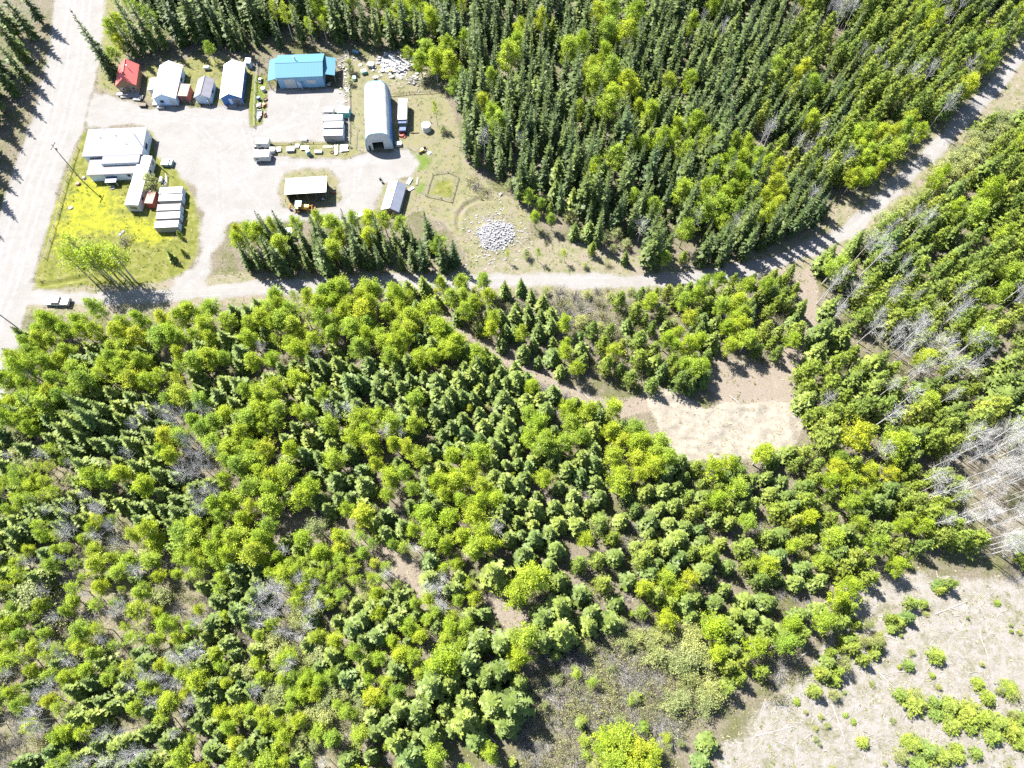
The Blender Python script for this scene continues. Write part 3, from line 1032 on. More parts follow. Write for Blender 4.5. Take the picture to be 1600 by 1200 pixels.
g = 'white containers stacked side by side by the mobile home'
for i, (px, py, lb, rf) in enumerate(((266.5, 297, 'white container furthest from the lawn in the row beside the mobile home', 'box_white'),
                                      (266, 308.5, 'second white container in the row, with branches over its roof', 'box_white'),
                                      (263.5, 323.5, 'middle grey topped container in the row beside the mobile home', 'plank'),
                                      (262.5, 336, 'fourth container in the row, with worn white roof', 'box_white'),
                                      (260, 350, 'nearest clean white container at the lower end of the row', 'box_white'))):
    container('shipping_container', lb, px, py, 5.9, 2.0, 2.3, R(3), 'box_white', rf, g)
CONT = P(262, 330)
g = 'white containers in the workshop yard'
for i, (px, py, lb) in enumerate(((520, 183.5, 'white container closest to the blue workshop, uppermost of three'), (521, 194.5, 'middle white container of three in the workshop yard'),
                                  (520.5, 207, 'lowest of three white containers in the workshop yard'))):
    container('shipping_container', lb, px, py, 5.2, 2.05, 2.4, R(1), 'box_white', 'box_white', g)
container('storage_box', 'square white storage box with green side by the yard fence', 537, 171, 2.9, 2.3, 2.2, R(-4), 'green', 'white', None, 'container', 'green')
YARDC = P(521, 200)


# open machine shed
def machine_shed():
    z = 3.6
    mx, my, rz, w_, d_ = flat_block('', '', (445.5, 278), (509.5, 273.5), (510.5, 300), (444.5, 304), z, '', '')
    t = empty('machine_shed', mx, my, 0, rz, 'open fronted machine shed with plain cream roof in mid yard', 'shed')
    MB().prism_x([(-d_ / 2, z - .12), (-d_ / 2, z), (d_ / 2, z - .28), (d_ / 2, z - .4)], -w_ / 2, w_ / 2).build('roof', 'cream', t)
    MB().box(-w_ / 2 + .3, w_ / 2 - .3, d_ / 2 - .5, d_ / 2 - .38, -.2, z - .42).build('back_wall', 'wood', t)
    MB().box(-w_ / 2 + .3, -w_ / 2 + .42, -d_ / 2 + .4, d_ / 2 - .51, -.2, z - .42).build('end_wall', 'wood', t)
    for k in range(5):
        xx = -w_ / 2 + .5 + k * (w_ - 1) / 4
        MB().box(xx - .09, xx + .09, -d_ / 2 + .35, -d_ / 2 + .53, -.1, z - .13).build('post', 'wood_dark', t)
    for k in range(3):
        yy = -d_ / 2 + .6 + k * 1.7
        MB().box(-w_ / 2 + .44, w_ / 2 - .4, yy, yy + .12, z - .72, z - .45).build('beam', 'wood_dark', t)
    return t


t = machine_shed()
MSHED = (t.location.x, t.location.y)
# greenhouse style shed
t, L, hw = gable('corrugated_shed', 'low shed half white, half blue grey corrugated sheet, with rusty patch', (620.5, 282), (608, 325), 2.9, 1.7, 2.35, 'white', 'plank', .15, 'shed')
for o in t.children:
    if o.name.startswith('roof_slope') and o.data.vertices[1].co.x > 0:
        o.data.materials[0] = M['poly_clear']
sl = math.atan2(1.2, 2.35)
MB().rbox(-.95, L * .18, 2.9 - .485 + .04, 1.2, .9, .03, 0, 0, -sl).build('rust_patch', 'rust', t)
opening(t, 'door', -.5, .5, .05, 1.8, -(L / 2 - .15), 'wood_dark', 'wood')
CSHED = (t.location.x, t.location.y)
# tiny white hut behind the blue walled house
x, y = P(391, 104)
t = empty('white_hut', x, y, 0, R(-6), 'tiny white hut behind the dark blue walled house', 'hut')
MB().box(-.7, .7, -.7, .7, -.1, 2.0).build('wall', 'pale_wall', t)
MB().prism_x([(-.85, 1.95), (-.85, 2.05), (.85, 2.3), (.85, 2.2)][::-1], -.8, .8).build('roof', 'white', t)
opening(t, 'door', -.35, .35, .05, 1.7, -.7, 'plank', 'white')

# ------------------------------------------------------------------ vehicles
def wheel(parent, x, y, r, w_, axis='Y', rim='steel'):
    a = MB().lathe([(r * .55, -w_ / 2), (r * .95, -w_ / 2), (r, -w_ / 3), (r, w_ / 3), (r * .95, w_ / 2), (r * .55, w_ / 2)], 16, axis, (x, y, r)).build('wheel', 'rubber', parent)
    MB().lathe([(r * .5, -w_ / 2 - .01), (r * .56, -w_ / 4), (r * .56, w_ / 4), (r * .5, w_ / 2 + .01)], 12, axis, (x, y, r)).build('rim', rim, a)
    return a


def pickup(x, y, rz):
    t = empty('pickup_truck', x, y, 0, rz, 'white pickup truck parked beside the dirt track near the road', 'truck')
    # local +X is the nose
    W = .98
    MB().prism([(-2.95, .55), (2.85, .55), (2.95, .75), (2.92, 1.02), (1.35, 1.16), (-2.95, 1.16)], -W, W).build('body', 'white', t)
    MB().prism([(-.95, 1.163), (1.3, 1.163), (.75, 1.86), (-.8, 1.88)], -W + .12, W - .12).build('cab', 'white', t)
    MB().add([(1.27, -W + .2, 1.2), (1.27, W - .2, 1.2), (.80, W - .24, 1.82), (.80, -W + .24, 1.82)], [(0, 1, 2, 3)]).build('windshield', 'glass', t)
    MB().add([(-.96, -W + .2, 1.25), (-.96, W - .2, 1.25), (-.83, W - .24, 1.8), (-.83, -W + .24, 1.8)], [(0, 3, 2, 1)]).build('rear_window', 'glass', t)
    for sg in (-1, 1):
        MB().add([(-.75, sg * (W - .115), 1.25), (1.05, sg * (W - .115), 1.25), (.7, sg * (W - .115), 1.75), (-.68, sg * (W - .115), 1.75)], [(0, 1, 2, 3) if sg < 0 else (3, 2, 1, 0)]).build('side_window', 'glass', t)
        MB().box(.9, 1.1, min(sg * W, sg * (W + .2)), max(sg * W, sg * (W + .2)), 1.15, 1.35).build('mirror', 'black', t)
        MB().box(2.86, 2.97, min(sg * .55, sg * .9), max(sg * .55, sg * .9), .75, .92).build('headlight', 'steel', t)
        MB().box(-2.97, -2.94, min(sg * .8, sg * .95), max(sg * .8, sg * .95), .8, 1.1).build('taillight', 'red', t)
    MB().box(-2.75, -1.08, -W + .14, W - .14, 1.161, 1.36).build('bed_cover', 'white', t)
    for sg in (-1, 1):
        MB().box(-2.93, -1.0, min(sg * (W - .12), sg * W), max(sg * (W - .12), sg * W), 1.162, 1.42).build('bed_side', 'white', t)
    MB().box(-2.94, -2.84, -W + .13, W - .13, 1.162, 1.42).build('tailgate', 'white', t)
    MB().box(2.955, 3.05, -W + .05, W - .05, .45, .68).build('bumper', 'steel', t)
    MB().box(-3.05, -2.955, -W + .05, W - .05, .45, .65).build('bumper', 'black', t)
    for xx in (-1.9, 1.85):
        for sg in (-1, 1):
            wheel(t, xx, sg * (W - .11), .39, .26)
    return t


x, y = P(93, 474)
pickup(x, y, R(178))
PICK = (x, y)


def loader(x, y, rz):
    t = empty('backhoe_loader', x, y, 0, rz, 'old yellow backhoe loader with white canopy beside the machine shed', 'loader')
    MB().prism([(-1.6, .7), (1.9, .7), (2.0, 1.35), (.6, 1.6), (-1.6, 1.2)], -.5, .5).build('body', 'yellow', t)
    MB().box(.7, 1.95, -.42, .42, 1.3, 1.72).build('hood', 'yellow', t)
    MB().box(-1.3, .35, -.95, .95, 2.5, 2.62).build('canopy', 'teal', t)
    for sx in (-1.2, .25):
        for sy in (-.85, .85):
            MB().box(sx - .05, sx + .05, sy - .05, sy + .05, 1.1, 2.5).build('canopy_post', 'black', t)
    MB().box(-.8, -.2, -.35, .35, 1.2, 1.35).build('seat', 'black', t)
    MB().box(-.85, -.75, -.35, .35, 1.35, 1.9).build('seat_back', 'black', t)
    for sy in (-1, 1):
        wheel(t, -.8, sy * .85, .72, .45, 'Y', 'yellow')
        wheel(t, 1.35, sy * .8, .42, .3, 'Y', 'yellow')
        MB().tube((.6, sy * .62, 1.5), (2.6, sy * .62, .6), .1, n=6).build('loader_arm', 'yellow', t)
    MB().prism([(2.5, .1), (3.2, .05), (3.25, .15), (2.7, .3), (2.6, .95), (2.5, .95)], -1.05, 1.05).build('bucket', 'rust', t)
    MB().tube((-1.6, 0, 1.0), (-2.5, .1, 2.2), .14, n=6).build('boom', 'yellow', t)
    MB().tube((-2.5, .1, 2.2), (-3.2, .15, .9), .11, n=6).build('dipper', 'yellow', t)
    MB().prism([(-3.5, .3), (-3.0, .35), (-2.95, .9), (-3.3, .9)], -.15, .45).build('backhoe_bucket', 'rust', t)
    for sy in (-1, 1):
        MB().tube((-1.6, sy * .4, .9), (-2.0, sy * 1.1, .1), .08, n=6).build('stabiliser', 'yellow', t)
    MB().tube((1.2, .3, 1.7), (1.2, .3, 2.3), .05, n=6).build('exhaust', 'black', t)
    return t


x, y = P(473, 328)
loader(x, y, R(0))
LOADER = (x, y)


def semi():
    x, y = P(631, 190)
    t = empty('flatbed_truck', x, y, 0, R(2), 'box bodied truck parked close along the arched hall', 'truck')
    MB().box(-1.2, 1.2, -2.0, 5.4, 1.0, 2.9).build('cargo_box', 'cream', t)
    MB().box(-1.23, 1.23, -2.03, 5.43, 2.9, 2.97).build('box_roof', 'cream', t)
    MB().box(-.5, .5, -4.6, 5.2, .65, .98).build('chassis', 'black', t)
    MB().prism_x([(-3.4, .8), (-2.15, .8), (-2.15, 2.5), (-2.9, 2.5), (-3.3, 1.7)][::-1], -1.1, 1.1).build('cab', 'navy', t)
    MB().add([(-1.0, -3.33, 1.72), (1.0, -3.33, 1.72), (1.0, -2.95, 2.45), (-1.0, -2.95, 2.45)], [(0, 1, 2, 3)]).build('windshield', 'glass', t)
    MB().box(-.85, .85, -4.6, -3.41, .8, 1.6).build('hood', 'navy', t)
    for sx in (-1, 1):
        wheel(t, sx * .95, -4.0, .5, .3, 'X')
        wheel(t, sx * .95, 3.2, .5, .5, 'X')
        wheel(t, sx * .95, 4.3, .5, .5, 'X')
    return t


t = semi()
TRUCK = (t.location.x, t.location.y)


def small_trailer(label, px, py, ln, wd, ht, rz, body='white', roof='white', cat='trailer', name='box_trailer'):
    x, y = P(px, py, ht)
    t = empty(name, x, y, 0, rz, label, cat)
    MB().prism([(-ln / 2, .5), (ln / 2 - .1, .5), (ln / 2, .9), (ln / 2, ht - .25), (ln / 2 - .25, ht - .05), (-ln / 2 + .15, ht - .05), (-ln / 2, ht - .2)], -wd / 2, wd / 2).build('body', body, t)
    MB().rbox(0, 0, ht - .02, ln - .3, wd - .1, .06).build('roof', roof, t)
    MB().box(-.35, .35, -.25, .25, ht + .012, ht + .14).build('roof_vent', 'steel', t)
    for sg in (-1, 1):
        wheel(t, -.2, sg * (wd / 2 + .02), .33, .2)
        MB().box(-ln / 2 + .5, -ln / 2 + 1.3, min(sg * wd / 2, sg * (wd / 2 + .02)), max(sg * wd / 2, sg * (wd / 2 + .02)), ht * .5, ht * .75).build('window', 'glass', t)
    MB().tube((ln / 2, -.4, .5), (ln / 2 + .9, 0, .48), .05, n=5).build('drawbar', 'black', t)
    MB().tube((ln / 2, .4, .5), (ln / 2 + .9, 0, .48), .05, n=5).build('drawbar', 'black', t)
    return t


small_trailer('white camper trailer at the corner of the workshop yard fence', 409.5, 219.5, 3.6, 1.9, 2.1, R(0), 'white', 'white', 'camper', 'camper_trailer')
small_trailer('larger white box trailer parked alone below the fence corner', 408.5, 239.5, 4.3, 2.4, 2.2, R(2), 'white', 'white')
small_trailer('white cargo trailer just above the three yard containers', 513, 171, 2.8, 1.7, 1.6, R(180), 'white', 'white')
small_trailer('pale trailer in the shrubs at the foot of the machine shed yard', 448, 361, 2.9, 2.1, 2.0, R(10), 'white', 'cream')
CAMP = P(409, 235)


# ------------------------------------------------------------------ tanks, boxes, stacks and odds and ends
def propane(label, px, py, ln, r, rz):
    x, y = P(px, py)
    t = empty('propane_tank', x, y, 0, rz, label, 'tank')
    z = r + .25
    MB().lathe([(.05, -ln / 2), (r * .6, -ln / 2 + r * .15), (r * .92, -ln / 2 + r * .5), (r, -ln / 2 + r), (r, ln / 2 - r), (r * .92, ln / 2 - r * .5), (r * .6, ln / 2 - r * .15), (.05, ln / 2)], 14, 'X', (0, 0, z)).build('shell', 'white', t, smooth=True)
    MB().tube((0, 0, z + r - .03), (0, 0, z + r + .16), .16, n=10).build('valve_cover', 'white', t)
    for sx in (-1, 1):
        MB().box(sx * ln * .28 - .1, sx * ln * .28 + .1, -r * .7, r * .7, -.05, .36).build('foot', 'concrete', t)


propane('white horizontal gas tank on the grass behind the grey shed', 324.5, 109, 2.0, .52, R(2))
propane('white gas tank beside the pale fence near the containers', 253.5, 284, 1.9, .5, R(92))


def round_tank(label, px, py, r, h, mt='white'):
    x, y = P(px, py)
    t = empty('water_tank', x, y, 0, 0, label, 'tank')
    MB().lathe([(r, -.05), (r, h), (r * .96, h + .06)], 18, 'Z').build('shell', mt, t)
    MB().lathe([(r * .95, h + .062), (r * .5, h + .3), (r * .15, h + .38)], 18, 'Z').build('top', mt, t)
    MB().tube((r * .45, 0, h + .28), (r * .45, 0, h + .42), .2, n=8).build('hatch', 'steel', t)
    for k in range(3):
        MB().lathe([(r + .004, .4 + k * .6), (r + .03, .45 + k * .6), (r + .004, .5 + k * .6)], 18, 'Z').build('hoop', mt, t)


round_tank('round white water tank standing alone right of the arched hall', 667, 203, 1.25, 1.9)
round_tank('small pale round tank among the goods along the fence', 483, 242, .6, .8, 'teal')


def crate(label, px, py, sx, sy, sz, rz=0, body='white', lid='white', name='storage_crate', cat='crate', group=None):
    x, y = P(px, py)
    t = empty(name, x, y, 0, rz, label, cat, group)
    MB().box(-sx / 2, sx / 2, -sy / 2, sy / 2, .08, sz - .07).build('body', body, t)
    MB().box(-sx / 2 - .04, sx / 2 + .04, -sy / 2 - .04, sy / 2 + .04, sz - .07, sz).build('lid', lid, t)
    for k in (-1, 0, 1):
        MB().box(k * sx * .4 - .06, k * sx * .4 + .06, -sy / 2, sy / 2, -.03, .08).build('skid', 'wood', t)
    return t


crate('white cube box beside the larger white box trailer', 427, 238, 1.3, 1.3, 1.3)
crate('pinkish pallet box second from the trailer along the fence', 436, 235, 1.2, 1.4, .5, R(8), 'wood_pale', 'cream')
crate('white lidded box with dark base midway along the fence', 455, 236, 2.0, 1.2, .9, R(4), 'steel', 'white')
crate('flat pale box right behind the white lidded box', 465, 229.5, 1.0, 1.0, .5, 0, 'wood', 'white')
crate('low white crate beside the small pale tank', 477, 233, 2.0, 1.1, .6, R(2), 'wood_pale', 'white')
crate('white chest on the fence line above the low crate', 476, 220, 1.5, .9, .8, 0, 'white', 'white')
crate('grey steel box on the grass at the right end of the fence goods', 498, 239, 2.0, 1.0, .7, R(1), 'steel', 'plank')
crate('white square box with pale green end on grass near the house', 260.5, 257, 1.8, 1.9, 1.1, R(-4), 'teal', 'white')
crate('narrow pale green box right beside the white square box', 269.5, 257, .6, 1.9, 1.0, R(-4), 'teal', 'teal')
crate('white freezer chest in front of the arched hall corner', 623.5, 227, 1.4, 1.1, .9, R(10), 'white', 'white', 'freezer_chest', 'freezer')
crate('pale green lidded bin left of the white debris heap', 569, 114, 1.4, 1.2, .9, R(20), 'green', 'teal')
crate('white topped steel bin nearest the white debris heap', 580, 104, 1.7, 1.4, 1.1, R(-12), 'steel', 'white')
crate('low teal box in the shade behind the workshop', 556, 82, 1.9, .8, .5, R(-24), 'blue_tarp', 'teal')
crate('pale green box by the bushes left of the arched hall', 554, 124, .9, 1.2, .8, R(5), 'green', 'teal')
crate('grey drain box in front of the white house gable', 252.5, 170, 1.9, .7, .7, 0, 'plank', 'plank')
crate('dark open box on the gravel before the red cabin', 224.5, 166, 1.8, 1.0, .7, R(-2), 'black', 'wood_dark')
crate('white bench box under the red cabin porch', 189, 149, 1.5, .8, .6, 0, 'white', 'white')


def pile(label, px, py, ln, wd, n, mt, rz=0, layers=2, name='lumber_stack', cat='lumber'):
    x, y = P(px, py)
    t = empty(name, x, y, 0, rz, label, cat)
    for l in range(layers):
        for k in range(n):
            yy = -wd / 2 + (k + .5) * wd / n
            dx = rng0.uniform(-.2, .2)
            MB().rbox(dx, yy, .16 + l * .17, ln * rng0.uniform(.85, 1.05), wd / n * .86, .15, R(rng0.uniform(-3, 3))).build('plank', mt, t)
    for sx in (-1, 1):
        MB().box(sx * ln * .3 - .06, sx * ln * .3 + .06, -wd / 2, wd / 2, -.04, .08).build('bearer', 'wood_dark', t)
    return t


rng0 = random.Random(99)
pile('stack of grey planks laid out in front of the red cabin', 216.5, 154, 2.2, 2.0, 6, 'plank', R(-8))
pile('pale boards laid along the fence goods beside the grey box', 513, 230, 2.9, .9, 4, 'wood_pale', R(0), 1)
pile('narrow stack of white boards lying across the fence goods', 526, 235, 3.4, .9, 3, 'white', R(98), 2)
pile('wide white board stack at the end of the fence goods', 538, 233, 2.0, 2.3, 5, 'white', R(5), 3)
pile('pale blue sheets leaning by the corrugated shed corner', 640, 284, 2.0, .9, 3, 'pale_wall', R(66), 2)
pile('white boards on grass between corrugated shed and garden', 652, 284, 2.6, .5, 3, 'wood_pale', R(82), 1)
pile('short pale boards tossed at the corrugated shed end', 642, 296, 1.8, .7, 3, 'cream', R(40), 1)
pile('pale plank pile by the trees below the machine shed drive', 560, 338, 2.8, 1.2, 5, 'cream', R(38), 2)
pile('planks weathered grey beside the left junk row drums', 405, 166, 1.4, 1.2, 4, 'plank', R(90), 3)


def drum(label, px, py, mt, r=.45, h=1.0):
    x, y = P(px, py)
    t = empty('steel_drum', x, y, 0, 0, label, 'drum')
    MB().lathe([(r * .96, -.02), (r, .03), (r, h * .33), (r * 1.04, h * .35), (r, h * .37), (r, h * .65), (r * 1.04, h * .67), (r, h * .69), (r, h - .03), (r * .97, h)], 16, 'Z').build('shell', mt, t)
    MB().lathe([(r * .9, h + .003), (r * .9, h + .02), (r * .05, h + .021)], 16, 'Z').build('lid', mt, t)
    return t


drum('dark grey drum second down in the junk row left of the workshop', 412.5, 142, 'steel', .55, 1.1)
drum('blue drum in the junk row on the grass strip', 405, 156, 'navy', .5, 1.0)
drum('small dark drum on the ground left of the corrugated shed', 594.5, 281, 'black', .3, .8)
drum('dark drum below the first, left of the corrugated shed', 598, 286, 'black', .26, .7)
drum('yellow drum in front of the white debris heap', 611, 113, 'yellow', .4, .8)


def tyre(label, px, py, r=.6, w_=.35, z=0):
    x, y = P(px, py)
    t = empty('rubber_ring', x, y, z, rng0.uniform(0, 3), label, 'tyre')
    MB().lathe([(r * .5, 0), (r * .9, 0), (r, w_ * .3), (r, w_ * .7), (r * .9, w_), (r * .5, w_), (r * .48, w_ * .5)], 18, 'Z').build('casing', 'rubber', t)
    MB().lathe([(r * .46, w_ * .3), (r * .46, w_ * .6)], 14, 'Z').build('rim', 'rust', t)


tyre('old tyre lying by the orange engine in the junk row', 415, 156)
tyre('old tyre on the grass at the right end of the white boards', 519, 239, .5)
tyre('old tyre lying alone just left of the arched hall front', 549, 232, .35)


def junk(label, px, py, cols, size, n, name='machine_part', cat='machinery', rz=0, seed=1):
    """heap of mechanical parts: frame, block, wheel and pipes"""
    x, y = P(px, py)
    r_ = random.Random(seed)
    t = empty(name, x, y, 0, rz, label, cat)
    MB().box(-size, size, -size * .4, size * .4, .0, .22 * size + .1).build('frame', cols[0], t)
    MB().prism([(-size * .5, .2), (size * .5, .2), (size * .35, size * .95), (-size * .3, size * .8)], -size * .33, size * .33).build('block', cols[1], t)
    wheel(t, size * .8, size * .5, size * .42, .2, 'Y', 'rust')
    wheel(t, -size * .7, -size * .5, size * .36, .2, 'Y', 'rust')
    for k in range(n):
        a = r_.uniform(0, 6.28)
        MB().tube((0, 0, size * .4), (math.cos(a) * size, math.sin(a) * size * .8, size * r_.uniform(.2, 1.1)), .06, n=5).build('pipe', cols[k % len(cols)], t)


junk('dark blue garden tractor at the top of the junk row', 407.5, 127, ['black', 'navy', 'steel'], 1.0, 3, 'garden_tractor', 'tractor', R(80), 3)
junk('orange rusty engine in the junk row', 413, 165, ['rust', 'yellow', 'wood_pale'], .8, 4, 'old_engine', 'machinery', R(60), 5)
junk('rusty implement at the lower end of the junk row', 414, 180, ['rust', 'wood_dark', 'steel'], .8, 5, 'farm_implement', 'machinery', R(95), 6)
junk('small yellow machine with dark wheels right of the arched hall', 660, 237, ['black', 'yellow', 'yellow'], 1.1, 3, 'yellow_mower', 'machine', R(25), 7)
junk('red machine part lying at the truck nose', 629, 214, ['red', 'red', 'steel'], .8, 3, 'red_winch', 'machinery', R(-30), 8)
junk('grey machinery heaped under the right workshop lean-to', 514, 134, ['black', 'steel', 'steel'], .9, 6, 'machine_heap', 'machinery', R(0), 9)
junk('metal scrap on the mess under the camper trailer', 402, 230, ['steel', 'black', 'white'], .7, 5, 'scrap_heap', 'scrap', R(0), 10)
junk('white machine frame beside the metal scrap and camper', 413, 231.5, ['white', 'white', 'steel'], .7, 3, 'white_generator', 'generator', R(0), 11)
junk('rusty harrow lying off the right end of the machine shed', 521, 302, ['rust', 'rust', 'rust'], .6, 3, 'rusty_harrow', 'implement', R(-20), 12)
junk('pale engine parts on the ground under the machine shed eave', 505, 312, ['steel', 'white', 'steel'], .55, 4, 'engine_parts', 'machinery', R(0), 13)


# small boat upside in the junk row
def boat(label, px, py, rz):
    x, y = P(px, py)
    t = empty('small_boat', x, y, 0, rz, label, 'boat')
    st = [(-1.9, .62, .0), (-1.0, .75, 0), (.3, .72, 0), (1.3, .45, .1), (2.0, .04, .25)]
    vs, fs = [], []
    for xx, w_, zz in st:
        vs += [(xx, -w_, .55 + zz), (xx, -w_ * .7, .1 + zz * .6), (xx, 0, .02 + zz * .6), (xx, w_ * .7, .1 + zz * .6), (xx, w_, .55 + zz)]
    for i in range(4):
        for k in range(4):
            fs.append((i * 5 + k, i * 5 + k + 1, i * 5 + 5 + k + 1, i * 5 + 5 + k))
    fs.append((0, 1, 2, 3, 4))
    MB().add(vs, fs).build('hull', 'white', t)
    for xx in (-1.2, -.1, .8):
        MB().box(xx - .15, xx + .15, -.55, .55, .4, .45).build('seat', 'plank', t)
    MB().box(-1.93, -1.88, -.62, .62, .1, .56).build('transom', 'white', t)


boat('small white boat resting at the lower end of the junk row', 405, 182, R(-88))

# stones on the lawn
def stone(label, px, py, r, mt, seed):
    x, y = P(px, py)
    r_ = random.Random(seed)
    t = empty('lawn_stone', x, y, 0, 0, label, 'stone')
    vs, fs = [], []
    n = 9
    for k, (rr, zz) in enumerate(((1.0, -.1), (1.05, .3), (.75, .65), (.3, .8))):
        for i in range(n):
            a = 6.283 * i / n
            q = rr * r * r_.uniform(.8, 1.15)
            vs.append((math.cos(a) * q, math.sin(a) * q, zz * r * r_.uniform(.85, 1.1)))
    for k in range(3):
        for i in range(n):
            fs.append((k * n + i, k * n + (i + 1) % n, (k + 1) * n + (i + 1) % n, (k + 1) * n + i))
    fs.append(tuple(range(3 * n, 4 * n)))
    MB().add(vs, fs).build('boulder', mt, t)


stone('pinkish boulder on the dandelion lawn left of the house wing', 122, 287.5, .62, 'salmon', 1)
stone('white boulder at the left corner of the house wing', 131.5, 278, .5, 'concrete', 2)
stone('white boulder by the green patch near the road fence', 111, 325, .5, 'white', 3)
stone('white stone under the thin aspens on the lawn', 188, 367, .45, 'concrete', 4)
stone('second white stone under the thin aspens, beside the shrub', 192.5, 363, .5, 'concrete', 5)
stone('white block on the bare strip right of the rubble ring', 782, 304, .5, 'concrete', 6)
stone('white block on the grass right of the yellow mower', 671, 240, .6, 'white', 7)


# ------------------------------------------------------------------ fences
def rail_fence(name, label, pts, step=2.6, ht=1.1, mt='wood', rails=2, r=.06):
    t = empty(name, pts[0][0], pts[0][1], 0, 0, label, 'fence')
    ox, oy = pts[0]
    post = None
    for (ax, ay), (bx, by) in zip(pts[:-1], pts[1:]):
        L = math.hypot(bx - ax, by - ay)
        n = max(1, int(L / step))
        for k in range(n + 1):
            xx, yy = ax + (bx - ax) * k / n - ox, ay + (by - ay) * k / n - oy
            if post is None:
                post = MB().tube((0, 0, -.2), (0, 0, ht), r * 1.2, r, 6).build('post', mt, t, loc=(xx, yy, 0))
            else:
                c = post.copy()
                COL.objects.link(c)
                c.parent = t
                c.location = (xx, yy, rng0.uniform(-.1, .05))
            if k < n:
                for j in range(rails):
                    z = ht * (.92 - .42 * j)
                    MB().tube((xx, yy, z), (ax + (bx - ax) * (k + 1) / n - ox, ay + (by - ay) * (k + 1) / n - oy, z + rng0.uniform(-.04, .04)), r * .8, r * .7, 5).build('rail', mt, t)
    return t


rail_fence('roadside_fence', 'long pale rail fence between the dandelion lawn and the road', [P(*q) for q in ((122, 232), (105, 285), (92, 335), (80, 378), (72, 405))], 3.0, 1.0, 'wood_pale', 2, .07)
rail_fence('yard_fence', 'low log fence along the lower side of the workshop yard', [P(*q) for q in ((422, 226), (455, 225.5), (490, 224.5), (524, 224))], 3.0, .7, 'wood', 1, .11)
rail_fence('junk_row_fence', 'grey rail fence running behind the junk row', [P(*q) for q in ((404, 93), (400, 130), (398, 165), (398, 200))], 3.2, 1.0, 'plank', 2, .07)
rail_fence('east_yard_fence', 'grey rail fence between the yard containers and the arched hall', [P(*q) for q in ((545, 86), (545, 130), (546, 170), (546, 224))], 3.2, 1.1, 'plank', 2, .07)
rail_fence('cross_fence', 'dark low fence running right from the arched hall to the trees', [P(*q) for q in ((610, 150), (640, 147), (672, 146), (692, 144))], 3.2, .9, 'wood_dark', 2, .08)
rail_fence('garden_fence', 'weathered log rails around the small garden plot', [P(*q) for q in ((676, 273), (665, 306), (690, 311), (705, 315), (716, 278), (700, 270), (676, 273))], 2.6, .8, 'wood', 2, .065)
rail_fence('corner_fence', 'pale fence panel bent around the gas tank near the containers', [P(*q) for q in ((261, 275), (261, 287), (256, 294))], 1.6, 1.0, 'white', 3, .07)
rail_fence('picket_row', 'row of small white posts in tree shade behind the red cabin', [P(*q) for q in ((220, 66), (245, 68), (275, 68))], 1.0, .9, 'white', 1, .06)


# lone rail lying in the grass and posts
def log(label, px, py, qx, qy, r, mt='wood', name='fallen_log'):
    a, b = P(px, py), P(qx, qy)
    t = empty(name, a[0], a[1], 0, 0, label, 'log')
    za, zb = gheight(*a) + r * .8, gheight(*b) + r * .8
    d = (b[0] - a[0], b[1] - a[1])
    MB().tube((0, 0, za), (d[0], d[1], zb), r, r * .6, 8).build('stem', mt, t)
    for k in range(4):
        f = rng0.uniform(.2, .9)
        an = rng0.uniform(0, 6.28)
        MB().tube((d[0] * f, d[1] * f, za), (d[0] * f + math.cos(an) * .5, d[1] * f + math.sin(an) * .5, za + rng0.uniform(.1, .4)), r * .25, r * .1, 5).build('branch_stub', mt, t)


log('dark pole lying upright in line with the hall on the grass', 559, 206, 557, 235, .12, 'wood_dark', 'grey_pole')
log('dark beam sticking out sideways from the box bodied truck', 641, 208, 655, 208, .16, 'wood_dark', 'steel_beam')
k_ = 0
for a, b, r_, lb in (((1360, 985), (1402, 1000), .13, 'pale fallen log at the top edge of the dry clearing'),
                     ((1372, 1050), (1398, 1075), .12, 'bleached log left of the smallest clearing pines'),
                     ((1245, 1030), (1262, 1018), .22, 'short pale log leaning by the grey brush patch'),
                     ((1300, 1100), (1318, 1150), .12, 'thin bleached log on the bare left side of the clearing'),
                     ((1180, 1150), (1240, 1135), .14, 'long grey log at the lower left of the clearing'),
                     ((1460, 960), (1510, 940), .13, 'grey log lying under the leafless patch'),
                     ((1530, 990), (1545, 1030), .11, 'thin pale log in the middle of the dry clearing'),
                     ((1410, 632), (1418, 652), .2, 'short grey log in the gap of the pine stand'),
                     ((1140, 618), (1160, 636), .12, 'thin dark log above the earth mounds'),
                     ((1478, 1180), (1520, 1195), .12, 'pale log by the lowest pines of the clearing'),
                     ((940, 1085), (980, 1120), .15, 'grey log lying in the twiggy brush at the bottom'),
                     ((742, 1128), (775, 1160), .2, 'pale fallen trunk in the dark clump at the bottom'),
                     ((628, 836), (640, 850), .12, 'small white branch in the gap of the young stand'),
                     ((1065, 415), (1090, 418), .25, 'grey log pair on the north verge of the track'),
                     ((905, 608), (930, 632), .2, 'grey log along the forest trail')):
    log(lb, a[0], a[1], b[0], b[1], r_ * .8, 'old_log')


